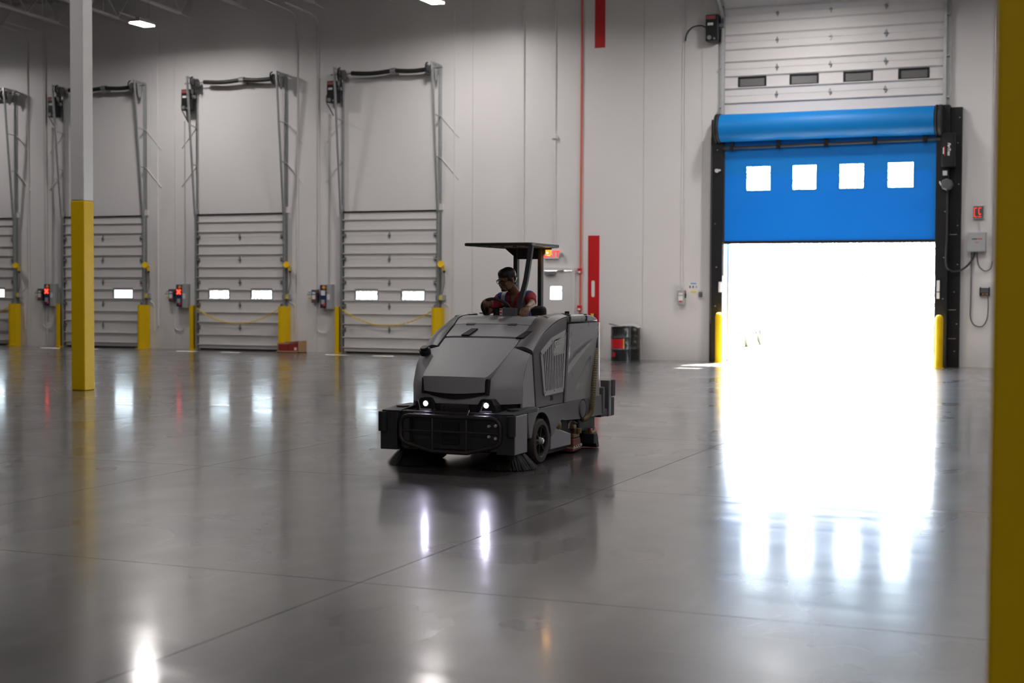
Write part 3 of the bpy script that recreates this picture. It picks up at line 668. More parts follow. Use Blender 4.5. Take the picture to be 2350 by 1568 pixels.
# door operators
def operator(loc, label, sc=1.0):
    r = empty('door_operator', loc, label, 'door motor', 'black electric door operators')
    MB().box((-0.15*sc, -0.30, 0), (0.13*sc, -0.06, 0.56*sc)).build('motor_housing', M_BLACK, r, bevel=0.02)
    MB().box((-0.05, -0.06, 0.1), (0.05, 0.0, 0.45)).build('wall_mount', M_HINGE, r)
    MB().box((-0.135*sc, -0.304, 0.46*sc), (0.07*sc, -0.30, 0.54*sc)).build('red_decal', M_DECAL, r)
    MB().box((-0.10*sc, -0.304, 0.33*sc), (0.02*sc, -0.30, 0.385*sc)).build('white_decal', M_PAPER, r)
    MB().cyl((-0.06*sc, -0.33, 0.07*sc), (-0.06*sc, -0.29, 0.07*sc), 0.05, 14).cyl((0.05*sc, -0.32, 0.05), (0.05*sc, -0.29, 0.05), 0.025, 10).build('end_bell', M_HINGE, r)
    MB().cyl((0.13*sc, -0.18, 0.36), (0.22*sc, -0.18, 0.36), 0.05, 12).build('output_sprocket', M_HINGE, r)
    MB().box((0.20*sc, -0.20, 0.30), (0.215*sc, -0.16, 0.80)).build('drive_chain', M_BLACK, r)
    return r
for k in range(4):
    operator((XR[k]-DW-0.22, D-0.02, 6.45), 'black door operator atop the left track of ' + ['the leftmost dock door', 'the dock door behind the column', 'the third dock door', 'the rightmost dock door'][k])
    cb = MB().tube(smoothpath([(0, -0.1, 0.35), (-0.10, -0.1, 0.22), (-0.12, -0.08, 0.05), (-0.03, -0.06, -0.12), (0.06, -0.03, -0.30)]), 0.012, 6).build('motor_cable', M_RUBBER, None, smooth=True, loc=(XR[k]-DW-0.38, D-0.02, 6.45))
    tag(cb, 'thin black cable looping under the operator ' + WHICH[k], 'cable', 'operator cables')
operator((-8.72, D-0.02, 7.42), 'black door operator with red decal left of the raised sectional door', 1.08)
ob = MB().tube(smoothpath([(0.0, -0.2, 0.0), (-0.14, -0.16, 0.06), (-0.36, -0.10, 0.04), (-0.50, -0.05, -0.10), (-0.54, -0.03, -0.25)]), 0.016, 8).build('flexible_conduit', M_RUBBER, None, smooth=True, loc=(-8.89, D-0.02, 7.75))
tag(ob, 'black flexible conduit arching left from the operator by the raised door', 'cable')

# wall gear left of each dock door
def sign(loc, label, w=0.17, h=0.23):
    r = empty('instruction_sign', loc, label, 'sign', 'instruction signs with pictograms')
    MB().box((0, -0.006, 0), (w, 0, h)).build('plate', M_PAPER, r)
    MB().box((w*0.25, -0.008, h*0.80), (w*0.8, -0.006, h*0.92)).build('blue_heading', M_LBLUE, r)
    for i in range(3):
        MB().box((w*(0.14+0.30*i), -0.008, h*0.48), (w*(0.26+0.30*i), -0.006, h*0.68)).build('pictogram', M_LBLACK if i < 2 else M_LBLUE, r)
    MB().prism([(w*0.2, h*0.16), (w*0.35, h*0.08), (w*0.75, h*0.08), (w*0.88, h*0.16), (w*0.75, h*0.25), (w*0.35, h*0.25)], 'y', -0.008, -0.006).build('yellow_mark', M_LYEL, r)
    return r
def disconnect(loc, label, m, w=0.20, h=0.34):
    r = empty('disconnect_switch', loc, label, 'switch box', 'wall disconnect switches')
    MB().box((0, -0.13, 0), (w*0.82, 0, h)).build('enclosure', m, r, bevel=0.01)
    MB().box((w*0.12, -0.134, h*0.28), (w*0.62, -0.13, h*0.60)).build('white_label', M_PAPER, r)
    MB().box((w*0.15, -0.134, h*0.68), (w*0.6, -0.13, h*0.82)).build('upper_label', M_PAPER, r)
    MB().box((w*0.2, -0.135, h*0.18), (w*0.55, -0.13, h*0.28)).build('red_label', M_LRED, r)
    MB().bar((w*0.86, -0.10, h*0.92), (w*0.96, -0.14, h*0.55), 0.022).bar((w*0.9, -0.12, h*0.75), (w*0.9, -0.12, h*0.45), 0.03).build('lever', M_BLACK, r)
    MB().cyl((w*0.86, -0.12, h*0.92), (w*0.86, -0.12, h*0.80), 0.014, 8).build('red_grip', M_LRED, r)
    return r
def control(loc, label, lit):
    r = empty('dock_control_box', loc, label, 'control box', 'dock leveler control boxes')
    MB().box((0.175, -0.18, -0.03), (0.325, 0, 0.62)).build('grey_enclosure', M_GREYBOX, r, bevel=0.008)
    MB().box((0, -0.20, 0), (0.185, -0.0, 0.60)).build('navy_enclosure', M_NAVY, r, bevel=0.008)
    MB().lathe((0.125, -0.20, 0.53), (0, -1, 0), [(0.045, 0), (0.045, 0.03), (0.03, 0.045), (0.0, 0.045)], 16).build('amber_knob', M_AMBERK, r, smooth=True)
    if lit:
        x = MB(); c = Vector((0.09, -0.205, 0.40)); s_ = 0.055
        x.bar(c+Vector((-s_, 0, -s_)), c+Vector((s_, 0, s_)), 0.034, 0.01, up=(0, 1, 0)).bar(c+Vector((-s_, -0.001, s_)), c+Vector((s_, -0.001, -s_)), 0.034, 0.01, up=(0, 1, 0))
        MB().box((0.02, -0.203, 0.33), (0.165, -0.20, 0.47)).build('signal_window', M_LRED, r)
        x.build('red_cross_light', M_GLOWRED, r)
    else:
        MB().box((0.03, -0.203, 0.33), (0.155, -0.20, 0.46)).build('white_card', M_PAPER, r)
    MB().box((0.035, -0.203, 0.10), (0.14, -0.20, 0.22)).build('button_plate', M_GREYBOX, r)
    MB().lathe((0.13, -0.20, 0.08), (0, -1, 0), [(0.035, 0), (0.035, 0.03), (0.0, 0.035)], 14).build('stop_button', M_LRED, r, smooth=True)
    MB().box((0.20, -0.184, 0.22), (0.28, -0.18, 0.36)).build('white_label', M_PAPER, r)
    MB().lathe((0.20, -0.18, 0.44), (0, -1, 0), [(0.018, 0), (0.018, 0.02), (0, 0.022)], 10).build('pilot_lamp', M_AMBERK, r)
    return r
for k in range(4):
    if k == 0: continue
    x = XR[k]
    sign((x-3.82, D, 1.375), 'white pictogram sign on the wall left of ' + ['', 'the dock door behind the column', 'the third dock door', 'the rightmost dock door'][k])
    disconnect((x-3.61, D, 1.295), 'dark grey disconnect switch left of ' + ['', 'the dock door behind the column', 'the third dock door', 'the rightmost dock door'][k], M_DKGREY)
    control((x-3.31, D, 1.16), ['', 'navy dock control box with lit red cross, left of the yellow column', 'navy dock control box with lit red cross, by the third dock door', 'navy dock control box with white card and no red cross'][k], k < 3)
    c = MB().tube(smoothpath([(x-3.50, D-0.03, 1.30), (x-3.50, D-0.03, 0.75), (x-3.44, D-0.03, 0.55), (x-3.25, D-0.03, 0.52), (x-3.17, D-0.03, 0.70), (x-3.16, D-0.03, 1.15)]), 0.012, 6).build('looped_conduit', M_COND, smooth=True)
    tag(c, 'thin white conduit loop under the control boxes left of ' + ['', 'the dock door behind the column', 'the third dock door', 'the rightmost dock door'][k], 'conduit', 'conduit loops')
def dock_light(k):
    x = XR[k]+0.15
    r = empty('dock_light', (x, D, 2.15), 'yellow swing-arm dock light right of ' + ['the leftmost dock door', 'the dock door behind the column', 'the third dock door', 'the rightmost dock door'][k], 'dock light', 'yellow dock lights')
    MB().lathe((0, -0.16, 0.13), (0.25, -0.9, 0.25), [(0.02, -0.09), (0.05, -0.07), (0.075, 0.0), (0.085, 0.06), (0.0, 0.055)], 16).build('lamp_head', M_YELLOW, r, smooth=True)
    MB().bar((0, 0, 0.10), (0, -0.16, 0.12), 0.03).bar((0.03, -0.14, 0.10), (0.07, -0.12, -0.02), 0.05).build('bracket', M_YELLOW, r)
    MB().cyl((0.065, -0.12, -0.02), (0.075, -0.12, -0.07), 0.03, 10).build('plug', M_BLACK, r)
    MB().tube(smoothpath([(0.072, -0.12, -0.06), (0.07, -0.10, -0.30), (0.02, -0.06, -0.46), (-0.02, -0.05, -0.61)]), 0.010, 6).build('lamp_cord', M_BRASS, r, smooth=True)
    r2 = empty('dock_receptacle', (x-0.13, D, 1.38), 'small blue and yellow switch on the wall right of ' + ['the leftmost dock door', 'the dock door behind the column', 'the third dock door', 'the rightmost dock door'][k], 'switch', 'blue and yellow dock switches')
    MB().box((0.05, -0.09, 0), (0.20, 0, 0.14)).build('grey_box', M_GREYBOX, r2)
    MB().box((0.045, -0.10, 0.01), (0.13, -0.085, 0.13)).build('yellow_plate', M_LYEL, r2)
    MB().box((-0.03, -0.12, 0.0), (0.035, -0.05, 0.12)).build('blue_plug', M_BLUEPL, r2)
    MB().tube(smoothpath([(0.12, -0.03, 0.0), (0.16, -0.03, -0.08), (0.26, -0.03, -0.12), (0.31, -0.03, -0.25), (0.32, -0.03, -0.9)]), 0.010, 6).build('feed_conduit', M_COND, r2, smooth=True)
for k in range(4): dock_light(k)

# long conduits on the wall
def conduit(x, z0, z1, label, m=None, r=0.016, bend=True, grp='wall conduits'):
    pts = [(x, D-r-0.004, z0), (x, D-r-0.004, z1)]
    if bend: pts += [(x-0.01, D-0.05, z1+0.12), (x-0.03, D-0.14, z1+0.22), (x-0.05, D-0.35, z1+0.27), (x-0.05, D-1.6, z1+0.33)]
    o = MB().tube(pts, r, 8).build('conduit', m or M_COND, smooth=True); tag(o, label, 'conduit', grp)
    return o
for x, z0, z1, lab in ((-28.80, 0.6, 8.65, 'leftmost thin vertical conduit on the dock wall'), (-28.20+0.03, 0.0, 8.6, 'vertical conduit just right of the leftmost one'), (-24.35, 0.6, 8.6, 'vertical conduit right of the column top, at its left neighbour'),
                       (-19.93, 0.9, 8.62, 'white vertical conduit between third and rightmost dock doors, the left one of two'), (-19.30, 1.66, 8.5, 'white vertical conduit above the disconnect left of the rightmost dock door'), (-15.40, 0.0, 8.75, 'white vertical conduit right of the rightmost dock door')):
    conduit(x, z0, z1, lab)
for k in (1, 2, 3):
    conduit(XR[k]-3.14, 1.78, 6.2, 'grey vertical conduit above the control box left of ' + ['', 'the dock door behind the column', 'the third dock door', 'the rightmost dock door'][k], M_CONDG, 0.014, False)
conduit(-13.52, 0.0, 9.6, 'white vertical conduit above the machine canopy', None, 0.02, False)
conduit(-12.69, 2.65, 9.6, 'white vertical conduit with a small box above the exit sign', None, 0.018, False)
b = empty('junction_box', (-12.69, D, 5.33), 'small white junction box on the conduit above the exit sign', 'junction box')
MB().box((-0.06, -0.09, 0), (0.06, 0, 0.10)).build('box_body', M_COND, b, bevel=0.01); MB().box((-0.05, -0.095, 0.01), (0.05, -0.09, 0.09)).build('cover', M_COND, b)
conduit(-9.50, 1.65, 9.6, 'grey vertical conduit above the grey disconnect, left one of the pair', M_COND, 0.009, False)
conduit(-9.435, 1.65, 9.6, 'grey vertical conduit above the grey disconnect, right one of the pair', M_COND, 0.009, False)
conduit(-9.02, 1.62, 7.4, 'thin grey conduit above the small black push button', M_COND, 0.007, False)
conduit(-2.50, 2.25, 9.6, 'dark thin conduit along the wall right of the control cabinet', M_CONDG, 0.02, False)
sign((-9.33, D, 1.58), 'white pictogram sign left of the drive-in door', 0.25, 0.28)
disconnect((-9.555, D, 1.325), 'light grey disconnect switch with red lever left of the drive-in door', M_GREYBOX, 0.22, 0.34)
r = empty('push_button_station', (-9.055, D, 1.50), 'small black push button station beside the drive-in door', 'switch')
MB().box((0, -0.06, 0), (0.075, 0, 0.125)).build('button_box', M_DKGREY, r, bevel=0.008)
for z in (0.03, 0.065, 0.10): MB().cyl((0.037, -0.07, z), (0.037, -0.058, z), 0.013, 10).build('button', M_HINGE, r)

# red conduit with pull stations, red wall markers
o = MB().cyl((-12.012, D-0.03, 1.1), (-12.012, D-0.03, 9.6), 0.026, 8).build('fire_alarm_conduit', M_CONDRED, smooth=True); tag(o, 'thin red vertical conduit running up the wall', 'conduit')
for z, lab in ((2.05, 'red alarm strobe box high on the red conduit'), (1.15, 'red pull station at the foot of the red conduit')):
    r = empty('alarm_device', (-12.03, D, z), lab, 'fire alarm', 'red fire alarm devices')
    MB().box((-0.055, -0.07, 0), (0.055, 0, 0.14)).build('red_housing', M_LRED, r, bevel=0.008)
    MB().box((-0.03, -0.08, 0.02), (0.03, -0.07, 0.065)).build('white_lens', M_PAPER, r)
    MB().box((-0.04, -0.076, 0.085), (0.04, -0.07, 0.12)).build('handle', M_RED, r)
r = empty('wall_marker', (-11.83, D, 0), 'tall red wall marker with a white slot, low on the wall', 'marker', 'red fire markers')
MB().box((0, -0.008, 0.25), (0.29, 0, 2.975)).build('red_board', M_RED, r)
MB().prism([(0.095, 1.52), (0.11, 1.49), (0.16, 1.49), (0.175, 1.52), (0.175, 1.86), (0.16, 1.885), (0.11, 1.885), (0.095, 1.86)], 'y', -0.010, -0.008).build('white_slot', M_PAPER, r)
r = tag(MB().box((-11.69, D-0.008, 7.475), (-11.43, D, 9.6)).build('wall_marker', M_RED), 'red wall marker strip high up, cut by the top picture edge', 'marker', 'red fire markers')
r = empty('fire_extinguisher', (-11.68, D-0.12, 0.45), 'red fire extinguisher with yellow tag, hung before the red wall marker', 'fire extinguisher')
MB().lathe((0, 0, 0), (0, 0, 1), [(0.0, 0), (0.075, 0.0), (0.08, 0.02), (0.08, 0.44), (0.06, 0.50), (0.025, 0.53), (0.025, 0.56)], 20).build('cylinder', M_RED, r, smooth=True)
MB().bar((-0.02, 0, 0.57), (0.10, -0.01, 0.63), 0.025).bar((-0.02, 0, 0.56), (0.09, -0.01, 0.58), 0.02).build('valve_lever', M_BLACK, r)
MB().box((0.0, -0.09, 0.55), (0.075, -0.085, 0.64)).build('yellow_tag', M_LYEL, r)
MB().tube(smoothpath([(0, 0, 0.56), (-0.09, -0.02, 0.50), (-0.11, -0.03, 0.30), (-0.09, -0.03, 0.12)]), 0.012, 8).build('hose', M_RUBBER, r, smooth=True)
MB().box((-0.03, 0.07, 0.35), (0.03, 0.12, 0.50)).build('wall_hook', M_HINGE, r)
# exit sign, emergency head
r = empty('exit_sign', (-12.76, D, 2.53), 'white exit sign with red lit letters behind the amber beacon', 'exit sign')
MB().box((-0.20, -0.05, -0.115), (0.19, 0, 0.115)).build('sign_housing', M_PAPER, r, bevel=0.008)
text_obj('EXIT', 0.215, M_EXIT, r, (0, -0.053, -0.005), (PI/2, 0, 0), bold=0.006)
r = empty('emergency_light', (-12.50, D, 2.54), 'small grey emergency lamp head right of the exit sign', 'emergency light')
MB().lathe((0, -0.02, 0), (0.3, -0.9, -0.2), [(0.02, 0), (0.035, 0.02), (0.045, 0.08), (0.0, 0.085)], 14).build('lamp_head', M_GREYBOX, r, smooth=True); MB().box((-0.03, -0.03, -0.03), (0.03, 0, 0.03)).build('mount', M_PAPER, r)

# steel drums
def drum(x, y, label, band):
    r = empty('oil_drum', (x, y, 0), label, 'drum', 'black steel drums by the wall')
    R_ = 0.232
    MB().lathe((0, 0, 0), (0, 0, 1), [(0.0, 0.02), (R_-0.01, 0.02), (R_, 0.0), (R_, 0.25), (R_+0.012, 0.27), (R_, 0.29), (R_, 0.53), (R_+0.012, 0.55), (R_, 0.57), (R_, 0.78), (R_+0.01, 0.80), (R_-0.01, 0.80), (R_-0.02, 0.78), (0, 0.78)], 36).build('shell', M_DRUM, r, smooth=True)
    if band:
        a0, a1 = -2.6, -0.95
        def bandmesh(a0, a1, z0, z1): return MB().sheet([[((R_+0.003)*math.cos(a0+(a1-a0)*i/14), (R_+0.003)*math.sin(a0+(a1-a0)*i/14), z) for i in range(15)] for z in (z0, z1)], 0.002)
        bandmesh(a0-0.3, a1, 0.30, 0.52).build('red_band', M_DRUMRED, r, smooth=True)
        bandmesh(-2.25, -1.85, 0.10, 0.21).build('red_label', M_DRUMRED, r, smooth=True)
        bandmesh(-1.0, -0.93, 0.30, 0.52).build('yellow_edge', M_LYEL, r, smooth=True)
    MB().cyl((0.12, 0.05, 0.78), (0.12, 0.05, 0.805), 0.03, 12).build('bung', M_GALV, r)
    return r
drum(-10.73, D-0.76, 'front black steel drum with a red band, standing by the wall', True)
drum(-10.655, D-0.26, 'plain black steel drum half hidden behind the red-banded one', False)
r = empty('drum_cover', (-10.66, D-0.62, 0.835), 'crumpled translucent plastic sheet lying over the drums', 'plastic sheet')
rows = []
for i in range(13):
    row = []
    for j in range(11):
        u = -0.34+0.72*i/12; v = -0.30+0.55*j/10; rr_ = max(abs(u+0.08)/0.25, abs(v+0.06)/0.25)
        row.append((u, v, 0.012+0.02*math.sin(9*u+5*v)+0.012*math.sin(23*v-7*u)-(0.09*max(0, rr_-1.05))))
    rows.append(row)
MB().sheet(rows, 0.004).build('sheet_folds', M_TARP, r, smooth=True)

# cardboard box with two red cartons
r = empty('cardboard_box', (-19.80, D-0.50, 0), 'open cardboard box holding two dark red cartons beside the third dock door', 'box')
MB().box((-0.33, -0.20, 0), (0.31, 0.20, 0.012)).box((-0.33, 0.19, 0), (0.31, 0.20, 0.28)).box((0.295, -0.20, 0), (0.31, 0.20, 0.31)).box((-0.33, -0.20, 0), (-0.318, 0.20, 0.25)).box((-0.33, -0.20, 0), (0.31, -0.19, 0.05)).build('tray', M_CARD, r)
for i, x in enumerate((-0.30, 0.0)):
    MB().box((x, -0.185, 0.015), (x+0.28, 0.16, 0.22+0.02*i)).build('red_carton', M_CARDRED, r, bevel=0.004)
MB().box((0.17, -0.188, 0.07), (0.24, -0.185, 0.14)).build('white_label', M_PAPER, r)
MB().prism([(0.02, 0.255), (0.29, 0.30), (0.29, 0.31), (0.02, 0.262)], 'y', -0.16, 0.16).build('flap', M_LBLACK, r)

# right of the drive-in door
r = empty('led_counter', (-2.92, D, 3.24), 'small grey display with red digits above the control cabinet', 'display')
MB().box((0, -0.06, 0), (0.225, 0, 0.295)).build('display_case', M_GREYBOX, r, bevel=0.006)
MB().box((0.012, -0.063, 0.02), (0.213, -0.06, 0.275)).build('display_face', M_DKGREY, r)
sg = MB(); t_ = 0.008
for (a, b) in (((0.03, 0.24), (0.085, 0.24)), ((0.03, 0.05), (0.03, 0.24)), ((0.03, 0.05), (0.085, 0.05)), ((0.12, 0.24), (0.175, 0.24)), ((0.12, 0.13), (0.12, 0.24)), ((0.12, 0.13), (0.14, 0.085)), ((0.105, 0.05), (0.175, 0.05)), ((0.14, 0.085), (0.165, 0.12))):
    sg.bar((a[0], -0.066, a[1]), (b[0], -0.066, b[1]), t_, 0.005, up=(0, 1, 0))
sg.build('red_digits', M_DIGIT, r)
c = MB().tube(smoothpath([(-2.80, D-0.03, 3.24), (-2.79, D-0.02, 3.12), (-2.77, D-0.03, 2.96)]), 0.006, 6).build('display_cord', M_CONDG, smooth=True); tag(c, 'thin cord between the red display and the cabinet', 'cord')
r = empty('control_cabinet', (-3.02, D, 2.52), 'light grey control cabinet with red and black print on the wall', 'cabinet')
MB().box((0, -0.16, 0), (0.385, 0, 0.43)).build('cabinet_body', M_GREYBOX, r, bevel=0.006)
cd = MB().box((0.03, -0.172, 0.015), (0.37, -0.16, 0.415)).build('cabinet_door', M_GREYBOX, r, bevel=0.004)
for i in range(4): MB().box((0.095+0.026*i, -0.174, 0.27), (0.115+0.026*i, -0.172, 0.295)).build('black_print', M_LBLACK, cd)
for i in range(5): MB().box((0.202+0.022*i, -0.174, 0.27), (0.219+0.022*i, -0.172, 0.295)).build('red_print', M_LRED, cd)
for i in range(4): MB().box((0.165+0.02*i, -0.174, 0.20), (0.18+0.02*i, -0.172, 0.215)).build('red_print', M_LRED, cd)
for x in (0.0, 0.37):
    for z in (0.01, 0.42): MB().box((x-0.005, -0.03, z-0.015), (x+0.02, 0, z+0.015)).build('mounting_ear', M_LTGREY, r)
MB().tube(smoothpath([(0.20, -0.08, 0.0), (0.20, -0.08, -0.10), (0.24, -0.06, -0.30), (0.36, -0.05, -0.41), (0.48, -0.05, -0.36), (0.52, -0.05, -0.20)]), 0.013, 8).build('side_cable', M_DKGREY, r, smooth=True)
MB().tube(smoothpath([(0.08, -0.04, 0.0), (0.075, -0.03, -1.02), (0.075, -0.03, -1.42), (0.16, -0.04, -1.59), (0.32, -0.05, -1.62), (0.42, -0.06, -1.47), (0.445, -0.06, -1.22), (0.44, -0.07, -0.96)]), 0.013, 8).build('looped_cable', M_DKGREY, r, smooth=True)
r = empty('button_box', (-2.76, D, 1.575), 'black button box with coloured buttons below the control cabinet', 'switch box')
MB().box((0, -0.09, 0), (0.215, 0, 0.165)).build('box_body', M_BLACK, r, bevel=0.008)
MB().box((0.025, -0.094, 0.055), (0.19, -0.09, 0.15)).build('screen', M_DKGREY, r)
for i, mm in enumerate((M_LYEL, M_LRED, M_AMBERK, M_LTGREY)): MB().cyl((0.07+0.032*i, -0.10, 0.03), (0.07+0.032*i, -0.088, 0.03), 0.011, 10).build('button', mm, r)
for x in (0.015, 0.20): MB().box((x-0.012, -0.02, -0.02), (x+0.012, 0, 0.185)).build('mounting_ear', M_BLACK, r)
# ================================================================== THE RIDE-ON FLOOR SCRUBBER
MX, MY = -5.60, 13.0
mc_ = empty('floor_scrubber', (MX, MY, 0), 'grey ride-on floor scrubber with canopy and lit headlights', 'floor scrubber')
HW = 0.56
PC = [(-0.86, 0.55), (-0.86, 0.70), (-0.80, 0.83), (-0.55, 1.02), (-0.23, 1.195), (0.0, 1.312), (0.16, 1.390), (0.58, 1.405)]
QC = [(-0.57, 0.56), (-0.58, 0.68), (-0.57, 0.80), (-0.46, 1.00), (-0.19, 1.170), (0.02, 1.280), (0.20, 1.350), (0.58, 1.385)]
def crv(L, t):
    i = min(int(t), len(L)-2); u = t-i
    p0 = L[max(i-1, 0)]; p1 = L[i]; p2 = L[i+1]; p3 = L[min(i+2, len(L)-1)]
    return [0.5*(2*p1[k]+(p2[k]-p0[k])*u+(2*p0[k]-5*p1[k]+4*p2[k]-p3[k])*u*u+(3*p1[k]-p0[k]-3*p2[k]+p3[k])*u**3) for k in (0, 1)]
def Sf(x, t, off=0.0):
    def raw(x, t):
        w = min(1.0, abs(x)/HW)**3.6; p = crv(PC, t); q = crv(QC, t)
        return Vector((x, p[0]*(1-w)+q[0]*w, p[1]*(1-w)+q[1]*w))
    p = raw(x, t)
    if off:
        du = raw(x+0.01, t)-raw(x-0.01, t); dv = raw(x, min(7, t+0.03))-raw(x, max(0, t-0.03)); n = du.cross(dv).normalized(); p = p+n*off
    return p
def patch(x0f, x1f, t0, t1, nx, nt_, off, th):
    rows = []
    for i in range(nt_+1):
        t = t0+(t1-t0)*i/nt_; a, b = x0f(t), x1f(t)
        rows.append([Sf(a+(b-a)*j/nx, t, off) for j in range(nx+1)])
    return MB().sheet(rows, th)
# inner black core that shows in every gap
core = patch(lambda t: -0.545, lambda t: 0.545, 0.0, 7.0, 24, 40, -0.035, 0.03)
core.box((-0.50, -0.42, 0.20), (0.50, 0.28, 0.95)).box((-0.53, 0.0, 0.20), (0.53, 1.52, 0.80)).box((-0.53, 0.30, 0.80), (-0.33, 1.55, 1.33)).box((0.31, 0.30, 0.80), (0.53, 1.55, 1.33)).box((-0.33, 0.98, 0.80), (0.33, 1.55, 1.34))
core.box((-0.46, -0.80, 0.16), (0.46, -0.40, 0.54))
core.build('inner_chassis', M_CORE, mc_)
hwf = lambda t: 0.305+0.085*max(0, min(1, (t-2.0)/1.6))**0.6
# hood panel with overhanging lip
def hoodpt(x, t):
    p = Sf(x, t, 0.004+0.020*max(0, 1-(t-2.0)/1.3)); k = max(0.0, 1-(t-2.0)/1.1)
    return p+Vector((0, -0.085*k*k, 0.010*k))
rows = [[hoodpt(-hwf(t)+2*hwf(t)*j/20, t) for j in range(21)] for t in [2.0+1.95*i/24 for i in range(25)]]
m = MB().sheet(rows, 0.04)
top = rows[0]; low = [p+Vector((0, -0.010, -0.135+0.02*(1-(j/10-1)**2)*0)) for j, p in enumerate(top)]
low = [Vector((p.x*0.985, p.y-0.004+0.012*abs(j/10-1), p.z-0.135-0.022*(1-(j/10-1)**2))) for j, p in enumerate(top)]
m.sheet([low, [Vector((p.x, p.y-0.004, p.z)) for p in top]], 0.035)
hp = m.build('hood_panel', M_HOOD, mc_, smooth=True)
MB().sheet([[p+Vector((0, 0.025, -0.022-0.03*(1-(j/10-1)**2))) for j, p in enumerate(low)], [p+Vector((0, 0.02, 0.01)) for p in low]], 0.03).build('lip_shadow_sheet', M_CORE, hp)  # black sheet standing in for the shade under the lip
for sx in (-1, 1):
    MB().bar((sx*0.318, -0.845, 0.69), (sx*0.322, -0.825, 0.835), 0.03, 0.06).build('hood_hinge', M_BLACK, hp, bevel=0.006)
# front shroud: bowl around the nose plus both cheeks
def shroud_top(x):
    x = abs(x); k = max(0, min(1, (x-0.33)/0.05)); return 2.95+0.55*k*k*(3-2*k)-0.20*max(0, (x-0.40)/0.16)
rows = []
for i in range(31):
    rows.append([Sf(-HW+2*HW*j/44, 0.42+(shroud_top(-HW+2*HW*j/44)-0.42)*i/30, 0.0) for j in range(45)])
sh = MB().sheet(rows, 0.02)
for sx in (-1, 1):
    sh.prism([(-0.58, 0.56), (-0.268, 0.56), (-0.352, 1.045), (-0.385, 1.048), (-0.46, 1.0), (-0.57, 0.8)], 'x', sx*(HW-0.02), sx*HW)
sh.build('front_shroud', M_HOOD, mc_, smooth=True)
# nose band below the shroud, between the lamps
MB().box((-0.40, -0.85, 0.49), (0.40, -0.72, 0.60)).build('nose_recess', M_CORE, mc_)
# cowl
patch(lambda t: -0.393, lambda t: 0.393, 4.05, 5.0, 18, 12, 0.006, 0.03).build('cowl_front', M_HOOD, mc_, smooth=True)
patch(lambda t: -0.40, lambda t: 0.40, 5.05, 6.12, 18, 14, 0.006, 0.03).build('cowl_rear', M_HOOD, mc_, smooth=True)
for x, t_ in ((-0.165, 4.28), (0.405, 4.2)):
    p = Sf(x, t_, 0.012)
    MB().prism([(-0.055, -0.075), (0.025, -0.075), (0.065, 0.06), (0.0, 0.06)], 'z', -0.006, 0.010).build('hood_latch', M_BLACK, mc_, loc=p).rotation_euler = (0.45, 0, 0)
for x in (-0.22, 0.22):
    p = Sf(x, 5.0, 0.010)
    MB().box((-0.045, -0.02, -0.006), (0.045, 0.01, 0.004)).build('cowl_clip', M_BODY, mc_, loc=p).rotation_euler = (0.40, 0, 0)
